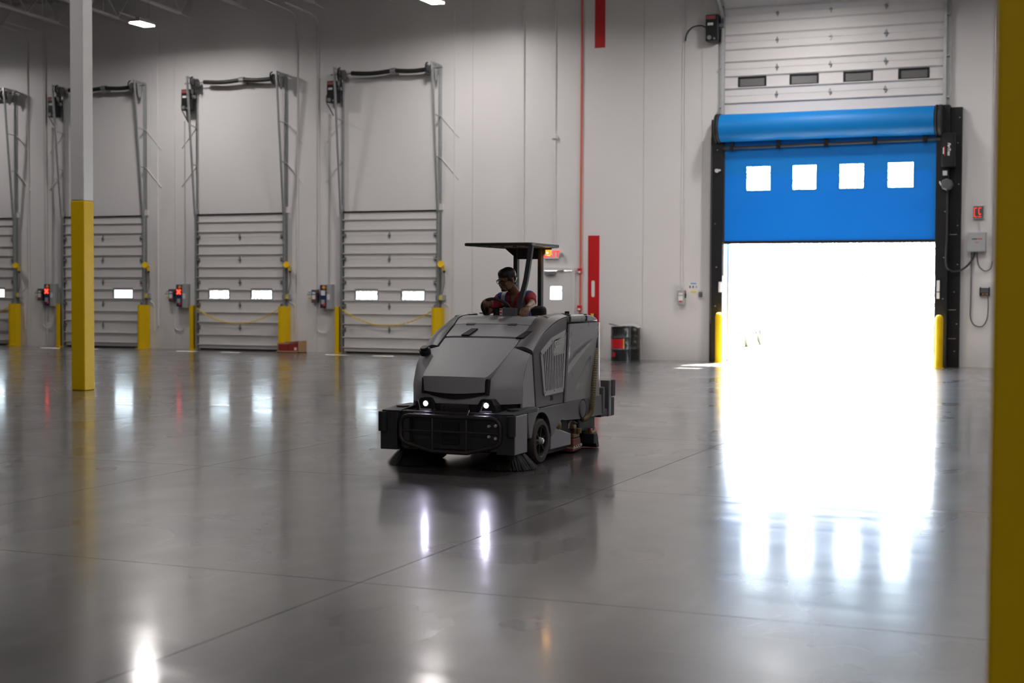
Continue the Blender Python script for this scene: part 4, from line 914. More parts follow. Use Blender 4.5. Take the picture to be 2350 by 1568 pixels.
# arches and side panels
OC = [(-0.345, 1.082), (-0.15, 1.205), (0.15, 1.315), (0.40, 1.372), (0.58, 1.392)]
def surf_z(x, y):
    lo, hi = 2.5, 7.0
    for _ in range(30):
        mid = (lo+hi)/2
        if Sf(x, mid).y < y: lo = mid
        else: hi = mid
    return Sf(x, lo).z
for sx in (-1, 1):
    rows = []
    for i in range(31):
        f_ = i/30; o_ = crv(OC, 4*f_); yi = -0.375+(0.58+0.375)*f_; zi = surf_z(0.405, yi)+0.014
        a_ = Vector((0.408, yi, zi)); b_ = Vector((HW+0.004, o_[0], o_[1])); row = []
        for j in range(7):
            g_ = j/6; q = a_*(1-g_)+b_*g_; q.z += 0.018*math.sin(PI*min(1, g_*1.0))*(1 if g_ < 1 else 0); q.x *= sx; row.append(q)
        rows.append(row if sx > 0 else row[::-1])
    MB().sheet(rows, 0.04).build('arch_trim', M_BODY, mc_, smooth=True)
    prof = []
    for i in range(25):
        q = crv(OC, 4*i/24); prof.append((q[0], q[1]-0.012))
    poly = prof+[(0.575, 1.32), (0.472, 0.535), (-0.245, 0.535), (-0.325, 1.05)]
    sp = MB().prism(poly, 'x', sx*(HW-0.025), sx*(HW+0.004)).build('side_panel', M_BODY, mc_, bevel=0.008)
    # slatted grille
    def gp(u, v, d=0.0): return Vector((sx*(HW+0.006+d), u, v))
    A, B, C2, Dd = (-0.145, 1.045), (0.515, 1.232), (0.455, 0.672), (-0.052, 0.662)
    Bm = (0.14, 1.165)
    gr = MB()
    gr.prism([A, Bm, B, C2, Dd], 'x', sx*(HW+0.0045), sx*(HW+0.0065))
    go = gr.build('grille_backing', M_CORE, sp)
    def edge(p, q, w): return MB().bar(gp(*p, 0.004), gp(*q, 0.004), w, 0.010, up=(1, 0, 0))
    fr = edge(A, Bm, 0.05); fr.bar(gp(*Bm, 0.004), gp(*B, 0.004), 0.05, 0.010, up=(1, 0, 0)).bar(gp(*B, 0.004), gp(*C2, 0.004), 0.035, 0.010, up=(1, 0, 0)).bar(gp(*C2, 0.004), gp(*Dd, 0.004), 0.045, 0.010, up=(1, 0, 0)).bar(gp(*Dd, 0.004), gp(*A, 0.004), 0.03, 0.010, up=(1, 0, 0))
    fr.prism([(0.16, 1.17), (0.51, 1.225), (0.50, 1.03), (0.175, 1.01)], 'x', sx*(HW+0.0065), sx*(HW+0.012))
    go2 = fr.build('grille_frame', M_GRILLE, sp)
    NS = 13
    for i in range(NS):
        f_ = (i+0.7)/(NS+0.4); lo = (Dd[0]+(C2[0]-Dd[0])*f_, Dd[1]+(C2[1]-Dd[1])*f_)
        u = A[0]+(B[0]-A[0])*f_; v = A[1]+(Bm[1]-A[1])*(u-A[0])/(Bm[0]-A[0]) if u < Bm[0] else 1.04
        MB().bar(gp(lo[0], lo[1]), gp(u, v), 0.020, 0.016, up=(1, 0, 0)).build('grille_slat', M_GRILLE, sp)
    for (u, v) in (A, Bm, B, C2, Dd, (0.2, 0.668)):
        cx, cz = 0.2, 0.9; u2, v2 = u+(cx-u)*0.03, v+(cz-v)*0.03
        MB().cyl(gp(u2, v2, 0.004), gp(u2, v2, 0.011), 0.006, 6).build('screw', M_BLACK, sp)
    bd_ = MB().prism([(0.185, 1.165), (0.50, 1.20), (0.495, 1.09), (0.19, 1.065)], 'x', sx*(HW+0.012), sx*(HW+0.015)).build('grille_badge', M_SIDEBOX if False else M_GRILLE, sp)
    if sx > 0:
        text_obj('Advance', 0.062, M_PAPER, sp, (HW+0.0155, 0.375, 1.135), (PI/2, 0.09*0, PI/2), name='badge_lettering')
        MB().tube([(HW+0.016, 0.232+0.026*math.cos(a), 1.125+0.030*math.sin(a)) for a in [2*PI*i/16 for i in range(16)]], 0.006, 6, closed=True).build('badge_emblem', M_PAPER, sp)
    MB().box((sx*(HW+0.002), 0.13, 0.585), (sx*(HW+0.008), 0.19, 0.63)).build('side_vent', M_CORE, sp)
# tank with swoosh embossed in its sides
def tank_side(sx):
    rows = []
    for i in range(101):
        z = 0.54+0.775*i/100; fz = i/100; y0 = 0.488+0.108*(z-0.54)/0.775; y1 = 1.70-0.02*fz; row = []
        for j in range(111):
            f_ = j/110; y = y0+(y1-y0)*f_; x = HW+0.012
            c1 = max(0, min(1, (f_-0.0)/0.05)); x += 0.012*(1-abs(2*c1-1))
            # swept creases pressed into the side
            def sm(a, b, v): v = max(0, min(1, (v-a)/(b-a))); return v*v*(3-2*v)
            if 0.30 < fz < 0.80:
                g1 = 0.06+0.52*max(0, (fz-0.34)/0.36)**1.25; s1 = f_-g1
                if s1 < 0.0: x -= 0.055*math.exp(s1/0.16)*sm(0.0, 0.055, -s1)*sm(0.31, 0.40, fz)*(1-sm(0.60, 0.80, fz))*sm(0.04, 0.10, f_)
            if 0.12 < fz < 0.62:
                g2 = 0.26+0.36*max(0, (fz-0.14)/0.42)**1.3; s2 = f_-g2
                if s2 > 0: x -= 0.030*math.exp(-s2/0.10)*sm(0.0, 0.05, s2)*(1-sm(0.60, 0.66, f_))*sm(0.13, 0.24, fz)*(1-sm(0.50, 0.60, fz))
            x -= 0.12*sm(0.84, 1.0, f_)**2
            row.append((sx*x, y, z))
        rows.append(row if sx > 0 else row[::-1])
    return rows
tk = MB()
for sx in (-1, 1): tk.sheet(tank_side(sx), 0.02)
tk.prism([(-0.45, 1.66), (-0.38, 1.71), (0.38, 1.71), (0.45, 1.66), (0.42, 1.50), (-0.42, 1.50)], 'z', 0.56, 1.31)
tk.build('recovery_tank', M_TANK, mc_, smooth=True)
# lids on the tank, and the decks round the cockpit
for sx in (-1, 1):
    a, b = sorted((sx*0.29, sx*(HW+0.014)))
    MB().box((a, 0.605, 1.325), (b, 1.175, 1.405)).build('tank_lid', M_TANK, mc_, bevel=0.035, seg=4)
    for y in (0.625, 1.105):
        MB().box((sx*(HW+0.006), y, 1.335), (sx*(HW+0.020), y+0.035, 1.392)).box((sx*(HW-0.07), y, 1.398), (sx*(HW+0.018), y+0.035, 1.409)).build('lid_strap', M_CORE, mc_, bevel=0.006)
    MB().box((sx*0.30, 0.20, 1.30), (sx*0.50, 0.60, 1.398)).build('cockpit_deck', M_BODY, mc_, bevel=0.02, seg=3)
    for y, rr_ in ((0.42, 0.05), (0.80, 0.055)):
        MB().lathe((sx*0.41, y, 1.396 if y < 0.6 else 1.404), (0, 0, 1), [(rr_+0.02, 0.0), (rr_+0.015, 0.012), (rr_, 0.012), (rr_-0.005, 0.004), (0, 0.003)], 20).build('cup_recess', M_CORE, mc_, smooth=True)
    MB().cyl((sx*0.40, 1.02, 1.40), (sx*0.40, 1.02, 1.435), 0.025, 12).build('filler_cap', M_BLACK, mc_)
rd = []
for i in range(9):
    a = PI/2*i/8; rd.append((1.185+0.50*math.sin(a), 1.325+0.075*math.cos(a)))
MB().prism([(1.185, 1.325)]+rd, 'x', -0.50, 0.50).build('rear_dome', M_TANK, mc_, smooth=True, bevel=0.02)
MB().box((-0.30, 0.98, 1.30), (0.30, 1.19, 1.392)).build('rear_deck', M_BODY, mc_, bevel=0.015)
MB().box((-0.30, 0.28, 0.70), (0.30, 1.0, 0.80)).build('footwell_floor', M_RUBBER, mc_)
# lower skirts
for sx in (-1, 1):
    poly = [(-0.17, 0.53), (1.62, 0.545), (1.64, 0.33), (1.30, 0.335), (0.95, 0.34), (0.52, 0.36), (0.42, 0.375), (0.33, 0.33), (0.25, 0.30), (0.20, 0.25), (0.13, 0.23)]
    for i in range(9):
        a = 0.05+1.75*i/8; poly.append((-0.13+0.265*math.cos(a), 0.225+0.265*math.sin(a)))
    MB().prism(poly, 'x', sx*(HW-0.03), sx*(HW+0.012)).build('skirt', M_BODY, mc_, bevel=0.012)
    MB().prism([(-0.86, 0.545), (-0.30, 0.560), (-0.185, 0.535), (-0.175, 0.50), (-0.25, 0.46), (-0.33, 0.38), (-0.38, 0.26), (-0.45, 0.27), (-0.50, 0.50), (-0.86, 0.50)], 'x', sx*(HW-0.04), sx*(HW+0.016)).build('fender', M_BODY, mc_, bevel=0.012)
    MB().lathe((sx*(HW+0.012), 1.03, 0.435), (sx, 0, 0), [(0.105, -0.01), (0.105, 0.004), (0.085, 0.004), (0.085, -0.004)], 24).build('skirt_ring', M_CORE, mc_, smooth=True)
    MB().lathe((sx*(HW+0.012), 1.01, 0.44), (sx, 0, 0), [(0.088, -0.01), (0.086, 0.012), (0.06, 0.018), (0, 0.018)], 24).build('access_cap', M_BODY, mc_, smooth=True)
# rear bumper
for sx in (-1, 1):
    MB().box((sx*0.52, 1.66, 0.34), (sx*0.575, 1.73, 0.62)).build('rear_corner', M_BODY, mc_, bevel=0.01)
    MB().box((sx*0.50, 1.78, 0.30), (sx*0.60, 1.87, 0.69)).bar((sx*0.52, 1.66, 0.36), (sx*0.55, 1.82, 0.34), 0.08).build('rear_post', M_BODY, mc_, bevel=0.01)
    MB().box((sx*0.49, 1.87, 0.51), (sx*0.605, 1.99, 0.69)).build('rear_buffer', M_RUBBER, mc_, bevel=0.012)
    MB().box((sx*0.49, 1.87, 0.30), (sx*0.60, 1.97, 0.50)).build('rear_buffer', M_RUBBER, mc_, bevel=0.012)
MB().box((-0.55, 1.66, 0.30), (0.55, 1.80, 0.42)).build('rear_beam', M_BUMP, mc_)
# bumper, guard bars
MB().box((-0.50, -0.97, 0.19), (0.50, -0.84, 0.535)).build('front_plate', M_BUMP, mc_, bevel=0.01)
for z in (0.25, 0.42): pass
MB().box((-0.07, -0.985, 0.24), (0.10, -0.97, 0.44)).build('center_cover', M_CORE, mc_, bevel=0.006)
yb = -1.045
GX = 0.028
loop = [(-0.40, 0.505), (0.42, 0.505)]+[(0.42+0.085*math.sin(a), 0.42+0.085*math.cos(a)) for a in (0.5, 1.0, 1.4)]+[(0.505, 0.40), (0.505, 0.34)]+[(0.50, 0.30), (0.47, 0.265), (0.42, 0.245)]+[(0.18, 0.185), (-0.16, 0.185), (-0.40, 0.245), (-0.45, 0.265), (-0.48, 0.30), (-0.485, 0.34), (-0.485, 0.40)]+[(-0.40-0.085*math.sin(a), 0.42+0.085*math.cos(a)) for a in (1.4, 1.0, 0.5)]
MB().tube([(x*1.01+GX, yb, z-0.008) for x, z in loop], 0.020, 10, closed=True).build('guard_frame', M_BAR, mc_, smooth=True)
for x in (-0.138, 0.202):
    MB().tube([(x, yb+0.05, 0.56), (x, yb, 0.505), (x, yb, 0.19)], 0.011, 8).build('guard_upright', M_BAR, mc_, smooth=True)
MB().tube([(-0.462, yb, 0.360), (0.535, yb, 0.360)], 0.011, 8).build('guard_rail', M_BAR, mc_, smooth=True)
for x in (-0.40, 0.47):
    MB().box((x-0.03, yb+0.0, 0.20), (x+0.03, -0.93, 0.50)).build('guard_bracket', M_BUMP, mc_)
for (x, z) in ((-0.40, 0.440), (-0.40, 0.330), (0.435, 0.430), (0.435, 0.335), (0.50, 0.435), (0.50, 0.322)):
    MB().lathe((x, -0.985+(-0.085 if abs(x) > 0.40 else 0), z), (0, -1, 0), [(0.016, -0.01), (0.016, 0.008), (0.010, 0.016), (0, 0.017)], 12).build('guard_bolt', M_CHROME, mc_, smooth=True)
# side boxes above the brooms
for sx in (-1, 1):
    MB().box((sx*0.50, -1.035, 0.175), (sx*0.675, -0.74, 0.525)).build('side_box', M_SIDEBOX if sx > 0 else M_BUMP, mc_, bevel=0.008)
    if sx > 0: MB().box((0.50, -1.040, 0.175), (0.668, -1.032, 0.525)).build('box_front', M_BUMP, mc_)
    MB().prism([(-1.03, 0.525), (-1.03, 0.54), (-0.70, 0.565), (-0.45, 0.565), (-0.45, 0.525)], 'x', sx*0.48, sx*0.66).build('box_cover', M_BUMP, mc_, bevel=0.006)
    MB().cyl((sx*0.642, -1.045, 0.345), (sx*0.642, -1.045, 0.525), 0.042, 14).build('corner_roller', M_RUBBER, mc_, smooth=True)
    MB().lathe((sx*0.56, -0.80, 0.55), (0, 0, 1), [(0.06, 0.0), (0.06, 0.018), (0.0, 0.02)], 16).build('cover_knob', M_BUMP, mc_)
# side brooms
bristle_src = []
for sx in (-1, 1):
    b = MB(); random.seed(11+sx)
    for i in range(1500):
        a = 2*PI*i/1500+random.uniform(-0.01, 0.01); r0 = random.uniform(0.085, 0.15); r1 = r0+random.uniform(0.10, 0.145); z0 = 0.155; z1 = random.uniform(0.004, 0.016)
        ca, sa = math.cos(a), math.sin(a); w = 0.0045; sw = random.uniform(-0.02, 0.02)
        p0 = Vector((r0*ca, r0*sa, z0)); pm = Vector(((r0+0.6*(r1-r0))*ca-sw*0.4*sa, (r0+0.6*(r1-r0))*sa+sw*0.4*ca, z0*0.45)); p1 = Vector((r1*ca-sw*sa, r1*sa+sw*ca, z1)); t = Vector((-sa, ca, 0))*w
        b.add([p0-t, p0+t, pm+t, pm-t, p1+t*0.6, p1-t*0.6], [(0, 1, 2, 3), (3, 2, 4, 5)])
    bxx = 0.42 if sx > 0 else -0.52
    bro = MB().lathe((bxx, -0.60, 0), (0, 0, 1), [(0.0, 0.20), (0.16, 0.20), (0.17, 0.15), (0.15, 0.14), (0, 0.14)], 28).build('side_broom', M_CORE, mc_, smooth=True)
    bo = b.build('bristles', M_BRISTLE, bro, loc=(bxx, -0.60, 0)); bo['kind'] = 'stuff'
    MB().cyl((bxx, -0.60, 0.20), (bxx, -0.60, 0.36), 0.05, 12).build('broom_motor', M_CORE, bro)
MB().tube([(-0.66, -0.72, 0.16), (-0.50, -0.80, 0.165), (-0.34, -0.80, 0.17)], 0.010, 6).build('broom_skirt', M_BRASS, mc_)
# wheels
def wheel(x, y, sx, R_=0.215, w=0.11):
    t = MB().lathe((x, y, R_), (sx, 0, 0), [(0.145, -w), (R_-0.015, -w), (R_, -w+0.02), (R_, -0.02), (R_-0.015, 0.0), (0.155, 0.004), (0.145, -0.01), (0.145, -w)], 40).build('tyre', M_TYRE, mc_, smooth=True)
    h = MB().lathe((x, y, R_), (sx, 0, 0), [(0.146, -0.09), (0.146, -0.012), (0.135, -0.012), (0.13, -0.05), (0.0, -0.055)], 32)
    for i in range(6):
        a = 2*PI*i/6+0.3; h.bar((x-sx*0.03, y+0.03*math.cos(a), R_+0.03*math.sin(a)), (x-sx*0.03, y+0.135*math.cos(a), R_+0.135*math.sin(a)), 0.018, 0.03, up=(1, 0, 0))
    h.build('rim', M_CORE, t, smooth=True)
    MB().lathe((x-sx*0.03, y, R_), (sx, 0, 0), [(0.040, -0.02), (0.038, 0.02), (0.026, 0.045), (0.0, 0.05)], 20).build('hub_cap', M_CHROME, t, smooth=True)
wheel(0.570, -0.115, 1); wheel(-0.570, -0.115, -1); wheel(0.06, 1.10, 1)
# scrub deck with skirt, actuator, squeegees
for sx in (-1, 1):
    MB().prism([(0.13, 0.315), (0.30, 0.30), (0.70, 0.215), (0.70, 0.10), (0.13, 0.105)], 'x', sx*0.50, sx*(HW+0.008)).build('deck_side', M_SIDEBOX, mc_, bevel=0.01)
    MB().ell((sx*0.535, 0.36, 0.325), (0.05, 0.065, 0.06)).cyl((sx*0.50, 0.30, 0.33), (sx*0.50, 0.45, 0.33), 0.055, 14).build('deck_motor', M_BRASS, mc_, smooth=True)
    MB().tube(smoothpath([(sx*0.53, 0.72, 0.26), (sx*0.53, 0.75, 0.32), (sx*0.52, 0.86, 0.325), (sx*0.54, 0.93, 0.30), (sx*0.54, 0.95, 0.33), (sx*0.52, 0.96, 0.37)]), 0.012, 8).build('lift_link', M_HINGE, mc_, smooth=True)
    MB().tube(smoothpath([(sx*0.55, 0.93, 0.35), (sx*0.55, 0.96, 0.22), (sx*0.55, 0.90, 0.20)]), 0.018, 8).build('deck_hose', M_RUBBER, mc_, smooth=True)
MB().box((-0.52, 0.10, 0.06), (0.52, 0.70, 0.24)).build('scrub_deck', M_CORE, mc_)
MB().box((-0.56, 0.80, 0.155), (0.56, 0.98, 0.20)).box((-0.50, 0.84, 0.20), (0.56, 0.93, 0.25)).box((0.46, 0.78, 0.25), (0.57, 0.86, 0.29)).cyl((0.575, 0.90, 0.20), (0.575, 0.90, 0.25), 0.03, 10).build('deck_squeegee_frame', M_BRASS, mc_, bevel=0.008)
MB().prism([(0.78, 0.15), (0.98, 0.15), (1.03, 0.035), (0.77, 0.02)], 'x', -0.565, 0.565).build('deck_squeegee', M_SQUEEGEE, mc_, bevel=0.006)
MB().prism([(0.775, 0.075), (1.02, 0.085), (1.025, 0.062), (0.77, 0.05)], 'x', -0.57, 0.57).build('squeegee_strap', M_CHROME, mc_)
for y in (0.83, 0.89, 0.95): MB().cyl((0.568, y, 0.07), (0.576, y, 0.07), 0.008, 8).build('strap_bolt', M_BLACK, mc_)
MB().prism([(1.30, 0.16), (1.42, 0.16), (1.48, 0.006), (1.40, 0.004), (1.36, 0.05), (1.30, 0.05)], 'x', -0.60, 0.60).build('rear_squeegee', M_CORE, mc_, bevel=0.01)
MB().box((-0.58, 1.30, 0.15), (0.58, 1.46, 0.185)).build('squeegee_clamp', M_BRASS, mc_, bevel=0.008)
for y in (1.31, 1.45): MB().cyl((0.55, y, 0.16), (0.55, y, 0.215), 0.018, 10).build('squeegee_knob', M_SQUEEGEE if y < 1.4 else M_CHROME, mc_)
MB().bar((0.30, 0.92, 0.20), (0.30, 1.34, 0.17), 0.05).bar((-0.30, 0.92, 0.20), (-0.30, 1.34, 0.17), 0.05).build('squeegee_arm', M_BUMP, mc_)
# recovery hose on the left rear corner
hpts = smoothpath([(0.545, 1.49, 1.18), (0.565, 1.44, 1.02), (0.585, 1.37, 0.85), (0.60, 1.29, 0.65), (0.60, 1.25, 0.48), (0.595, 1.23, 0.40), (0.58, 1.16, 0.345), (0.56, 1.05, 0.325)], 16)
hr = [0.024+0.004*(i % 2) for i in range(len(hpts))]
MB().tube(hpts[14:], hr[14:], 10).build('recovery_hose', M_HOSE, mc_, smooth=False)
MB().tube(hpts[:15], 0.026, 10).cyl(hpts[0], Vector(hpts[0])+Vector((-0.02, 0.02, 0.10)), 0.03, 10, r2=0.012).build('hose_cuff', M_BLACK, mc_, smooth=True)
MB().tube([(0.56, 1.52+0.035*math.cos(a), 1.15+0.045*math.sin(a)) for a in [2*PI*i/14 for i in range(14)]], 0.005, 6, closed=True).build('pull_ring', M_HINGE, mc_)
# headlights
for sx in (-1, 1):
    cx = sx*0.305+0.022
    poly = [(cx-0.105, 0.515), (cx-0.09, 0.60), (cx-0.055, 0.655), (cx+0.055, 0.655), (cx+0.09, 0.60), (cx+0.105, 0.515)]
    lh = MB().prism(poly, 'y', -0.885, -0.62).build('headlight_housing', M_BLACK, mc_, bevel=0.012)
    MB().lathe((cx+0.005, -0.885, 0.60), (0, -1, 0), [(0.032, 0.0), (0.032, 0.008), (0.026, 0.010), (0.024, 0.004)], 20).build('lamp_bezel', M_DKGREY, lh, smooth=True)
    MB().lathe((cx+0.005, -0.887, 0.60), (0, -1, 0), [(0.020, 0.0), (0.018, 0.008), (0.0, 0.011)], 18).build('led_lamp', M_HEAD, lh, smooth=True)
    MB().bar((cx-0.06, -0.892, 0.545), (cx+0.06, -0.892, 0.545), 0.008, 0.012).bar((cx-0.075, -0.935, 0.517), (cx+0.085, -0.935, 0.517), 0.10, 0.006).bar((cx-0.05, -0.892, 0.545), (cx-0.02 if sx > 0 else cx-0.075, -0.892, 0.63), 0.008, 0.006, up=(0, 1, 0)).build('lamp_trim', M_CHROME, lh)
    la = bpy.data.lights.new('headlight_beam', 'SPOT'); la.energy = 10; la.color = (0.80, 0.76, 1.0); la.spot_size = 1.0; la.spot_blend = 0.8; la.shadow_soft_size = 0.015
    lo = bpy.data.objects.new('headlight_beam', la); COL.objects.link(lo); lo.parent = lh; lo.location = (cx+0.005, -0.91, 0.60); lo.rotation_euler = Vector((0.02, -1, -0.22)).to_track_quat('-Z', 'Y').to_euler()
np_ = MB().box((-0.14, -0.880, 0.515), (0.15, -0.85, 0.605)).build('name_plate', M_BUMP, mc_, bevel=0.006)
text_obj('Advance', 0.058, M_CORE, np_, (0.035, -0.882, 0.555), (PI/2, 0, 0), bold=0.001)
MB().tube([(-0.095+0.016*math.cos(a), -0.882, 0.557+0.016*math.sin(a)) for a in [2*PI*i/16 for i in range(16)]], 0.0045, 6, closed=True).build('emblem_ring', M_CORE, np_)
MB().cyl((-0.47, -0.50, 1.04), (-0.47, -0.525, 1.085), 0.055, 18).cyl((-0.47, -0.525, 1.085), (-0.47, -0.535, 1.105), 0.04, 18).build('tank_cap', M_BLACK, mc_, bevel=0.006)
# canopy
cz = 2.085; rows = []
cn = MB().prism([(-0.41, 0.25), (-0.38, 0.22), (0.29, 0.22), (0.32, 0.25), (0.30, 1.05), (0.27, 1.08), (-0.36, 1.08), (-0.39, 1.05)], 'z', cz, cz+0.032).build('canopy', M_ROOF, mc_, bevel=0.012, seg=3)
for i in range(5): MB().box((-0.30+0.13*i, 0.30, cz-0.006), (-0.26+0.13*i, 1.0, cz)).build('canopy_rib', M_ROOF, cn)
MB().prism([(-0.285, cz), (0.205, cz), (0.14, cz-0.085), (0.13, cz-0.115), (-0.17, cz-0.115), (-0.18, cz-0.085)], 'y', 0.985, 1.015).build('gusset_panel', M_ROOF, cn)
for x in (-0.155, 0.115):
    MB().box((x-0.021, 0.96, 1.36), (x+0.021, 1.03, cz)).build('rear_post', M_ROOF, mc_, bevel=0.006)
sp_ = smoothpath([(0.312, 0.240, 2.085), (0.262, 0.236, 1.76), (0.208, 0.232, 1.56), (0.188, 0.230, 1.46), (0.186, 0.230, 1.34)], 5)
m = MB()
for a, b in zip(sp_[:-1], sp_[1:]): m.bar(a, b+(b-a)*0.15, 0.045, 0.04, up=(0, 1, 0))
m.build('front_strut', M_POST, mc_)
for y in (0.245, 0.285): MB().cyl((0.312, y, cz+0.012), (0.328, y, cz+0.012), 0.010, 8).build('strut_bolt', M_CHROME, cn)
# beacon
bc = MB().lathe((0.225, 0.93, cz), (0, 0, -1), [(0.035, 0.0), (0.035, 0.02), (0.032, 0.022)], 18).build('beacon_base', M_BLACK, cn)
MB().lathe((0.225, 0.93, cz-0.022), (0, 0, -1), [(0.031, 0.0), (0.030, 0.05), (0.022, 0.06), (0, 0.062)], 18).build('beacon_lens', M_AMBER, bc, smooth=True)
MB().ell((0.225, 0.902, cz-0.052), (0.010, 0.006, 0.012)).build('beacon_flash', M_AMBERHOT, bc)
la = bpy.data.lights.new('beacon_light', 'POINT'); la.energy = 0.5; la.color = (1.0, 0.45, 0.08); la.shadow_soft_size = 0.03
lo = bpy.data.objects.new('beacon_light', la); COL.objects.link(lo); lo.parent = bc; lo.location = (0.225, 0.93, cz-0.10)
# steering wheel, console, seat
sc_ = Vector((-0.055, 0.245, 1.455)); tl = 0.80
def swp(a, r_=0.150): return sc_+Vector((r_*math.cos(a), -r_*math.sin(a)*math.cos(tl), r_*math.sin(a)*math.sin(tl)))
sw = MB().tube([swp(2*PI*i/36) for i in range(36)], 0.0155, 10, closed=True)
so = sw.build('steering_wheel', M_RUBBER, mc_, smooth=True)
for a in (0.5, 2.6, 4.7): MB().bar(sc_, swp(a), 0.03, 0.012).build('spoke', M_BLACK, so)
MB().cyl(sc_+Vector((0, 0.02, 0.02)), sc_-Vector((0, 0.0, 0.25)), 0.04, 14).build('steering_column', M_BLACK, mc_)
MB().box((0.03, 0.16, 1.36), (0.19, 0.30, 1.475)).build('control_console', M_BODY, mc_, bevel=0.012)
MB().box((0.015, 0.155, 1.37), (0.042, 0.16, 1.47)).build('warning_label', M_PAPER, mc_)
for z in (1.39, 1.42, 1.45): MB().box((0.018, 0.152, z), (0.039, 0.1555, z+0.014)).build('label_stripe', M_LRED, mc_)
MB().box((-0.23, 0.52, 0.86), (0.23, 0.92, 1.0)).build('seat_cushion', M_RUBBER, mc_, bevel=0.04, seg=3)
MB().box((-0.22, 0.84, 0.98), (0.22, 0.94, 1.49)).build('seat_back', M_RUBBER, mc_, bevel=0.045, seg=4)
MB().box((-0.15, 0.55, 0.78), (0.15, 0.90, 0.87)).build('seat_base', M_CORE, mc_)
MB().box((0.20, 0.62, 1.18), (0.27, 0.90, 1.25)).build('armrest', M_RUBBER, mc_, bevel=0.015)
# ================================================================== THE DRIVER
PX, PY = -5.60, 13.0
pr = empty('person', (PX, PY, 0.98), 'driver in red shirt and blue vest with glasses, one hand on steering wheel', 'person')
OFF = Vector((0, 0, -0.98))
def V(x, y, z): return Vector((x, y, z))+OFF
def caps(m, pts, rad, n=14):
    pts = [Vector(p) for p in pts]
    for i in range(len(pts)-1):
        a, b = pts[i], pts[i+1]; m.cyl(a, b, rad[i], n, rad[i+1])
    for p, r_ in zip(pts, rad): m.ell(p, (r_, r_, r_), n, 8)
def remeshed(m, name, mt, vox, sm, parent):
    me = m.mesh(name, mt); o = bpy.data.objects.new(name, me); COL.objects.link(o)
    r_ = o.modifiers.new('r', 'REMESH'); r_.mode = 'VOXEL'; r_.voxel_size = vox; r_.use_smooth_shade = True
    s_ = o.modifiers.new('s', 'SMOOTH'); s_.iterations = sm; s_.factor = 0.5
    dg = bpy.context.evaluated_depsgraph_get(); me2 = bpy.data.meshes.new_from_object(o.evaluated_get(dg)); me2.name = name
    o.modifiers.clear(); o.data = me2; bpy.data.meshes.remove(me); me2.materials.clear(); me2.materials.append(mt); o.parent = parent
    for p in me2.polygons: p.use_smooth = True
    return o
# head frame: faces -Y, turned towards -X and bowed
HC = V(-0.045, 0.475, 1.752)
HR = Matrix.Rotation(-0.42, 3, 'Z') @ Matrix.Rotation(0.30, 3, 'X') @ Matrix.Rotation(0.06, 3, 'Y')
def H(x, y, z): return HC+HR @ Vector((x, y, z))
b = MB()
b.ell(H(0, 0.012, 0.035), (0.073, 0.090, 0.082), 20, 14, HR)          # cranium
b.ell(H(0, -0.012, -0.020), (0.066, 0.074, 0.085), 20, 14, HR)        # face
b.ell(H(0, -0.045, -0.078), (0.042, 0.035, 0.032), 16, 10, HR)        # chin
for s_ in (-1, 1):
    b.ell(H(s_*0.042, -0.025, -0.060), (0.022, 0.040, 0.035), 12, 8, HR)   # jaw
    b.ell(H(s_*0.036, -0.066, -0.022), (0.021, 0.016, 0.018), 12, 8, HR)   # cheek
    b.ell(H(s_*0.074, 0.018, -0.008), (0.009, 0.019, 0.031), 12, 8, HR @ Matrix.Rotation(s_*0.25, 3, 'Z'))  # ear
    b.ell(H(s_*0.030, -0.078, 0.022), (0.022, 0.010, 0.007), 12, 8, HR)    # brow
b.cyl(H(0, -0.078, 0.012), H(0, -0.104, -0.028), 0.008, 10, 0.012); b.ell(H(0, -0.100, -0.030), (0.015, 0.014, 0.010), 12, 8, HR)  # nose
b.ell(H(0, -0.082, -0.056), (0.022, 0.011, 0.006), 12, 8, HR); b.ell(H(0, -0.080, -0.066), (0.019, 0.011, 0.006), 12, 8, HR)       # lips
NB = V(0.005, 0.615, 1.585)
caps(b, [H(0, 0.028, -0.06), NB], [0.050, 0.056])
# torso, pelvis, legs
LSH, RSH = V(0.155, 0.61, 1.575), V(-0.165, 0.60, 1.555)
caps(b, [V(0, 0.62, 1.54), V(0, 0.66, 1.36), V(0, 0.70, 1.16), V(0, 0.72, 1.07)], [0.10, 0.125, 0.12, 0.13])
caps(b, [LSH, V(0, 0.615, 1.545), RSH], [0.055, 0.085, 0.055])
for s_ in (-1, 1):
    caps(b, [V(s_*0.09, 0.70, 1.08), V(s_*0.13, 0.34, 1.12), V(s_*0.12, 0.28, 0.90), V(s_*0.12, 0.33, 0.84)], [0.085, 0.062, 0.050, 0.04])
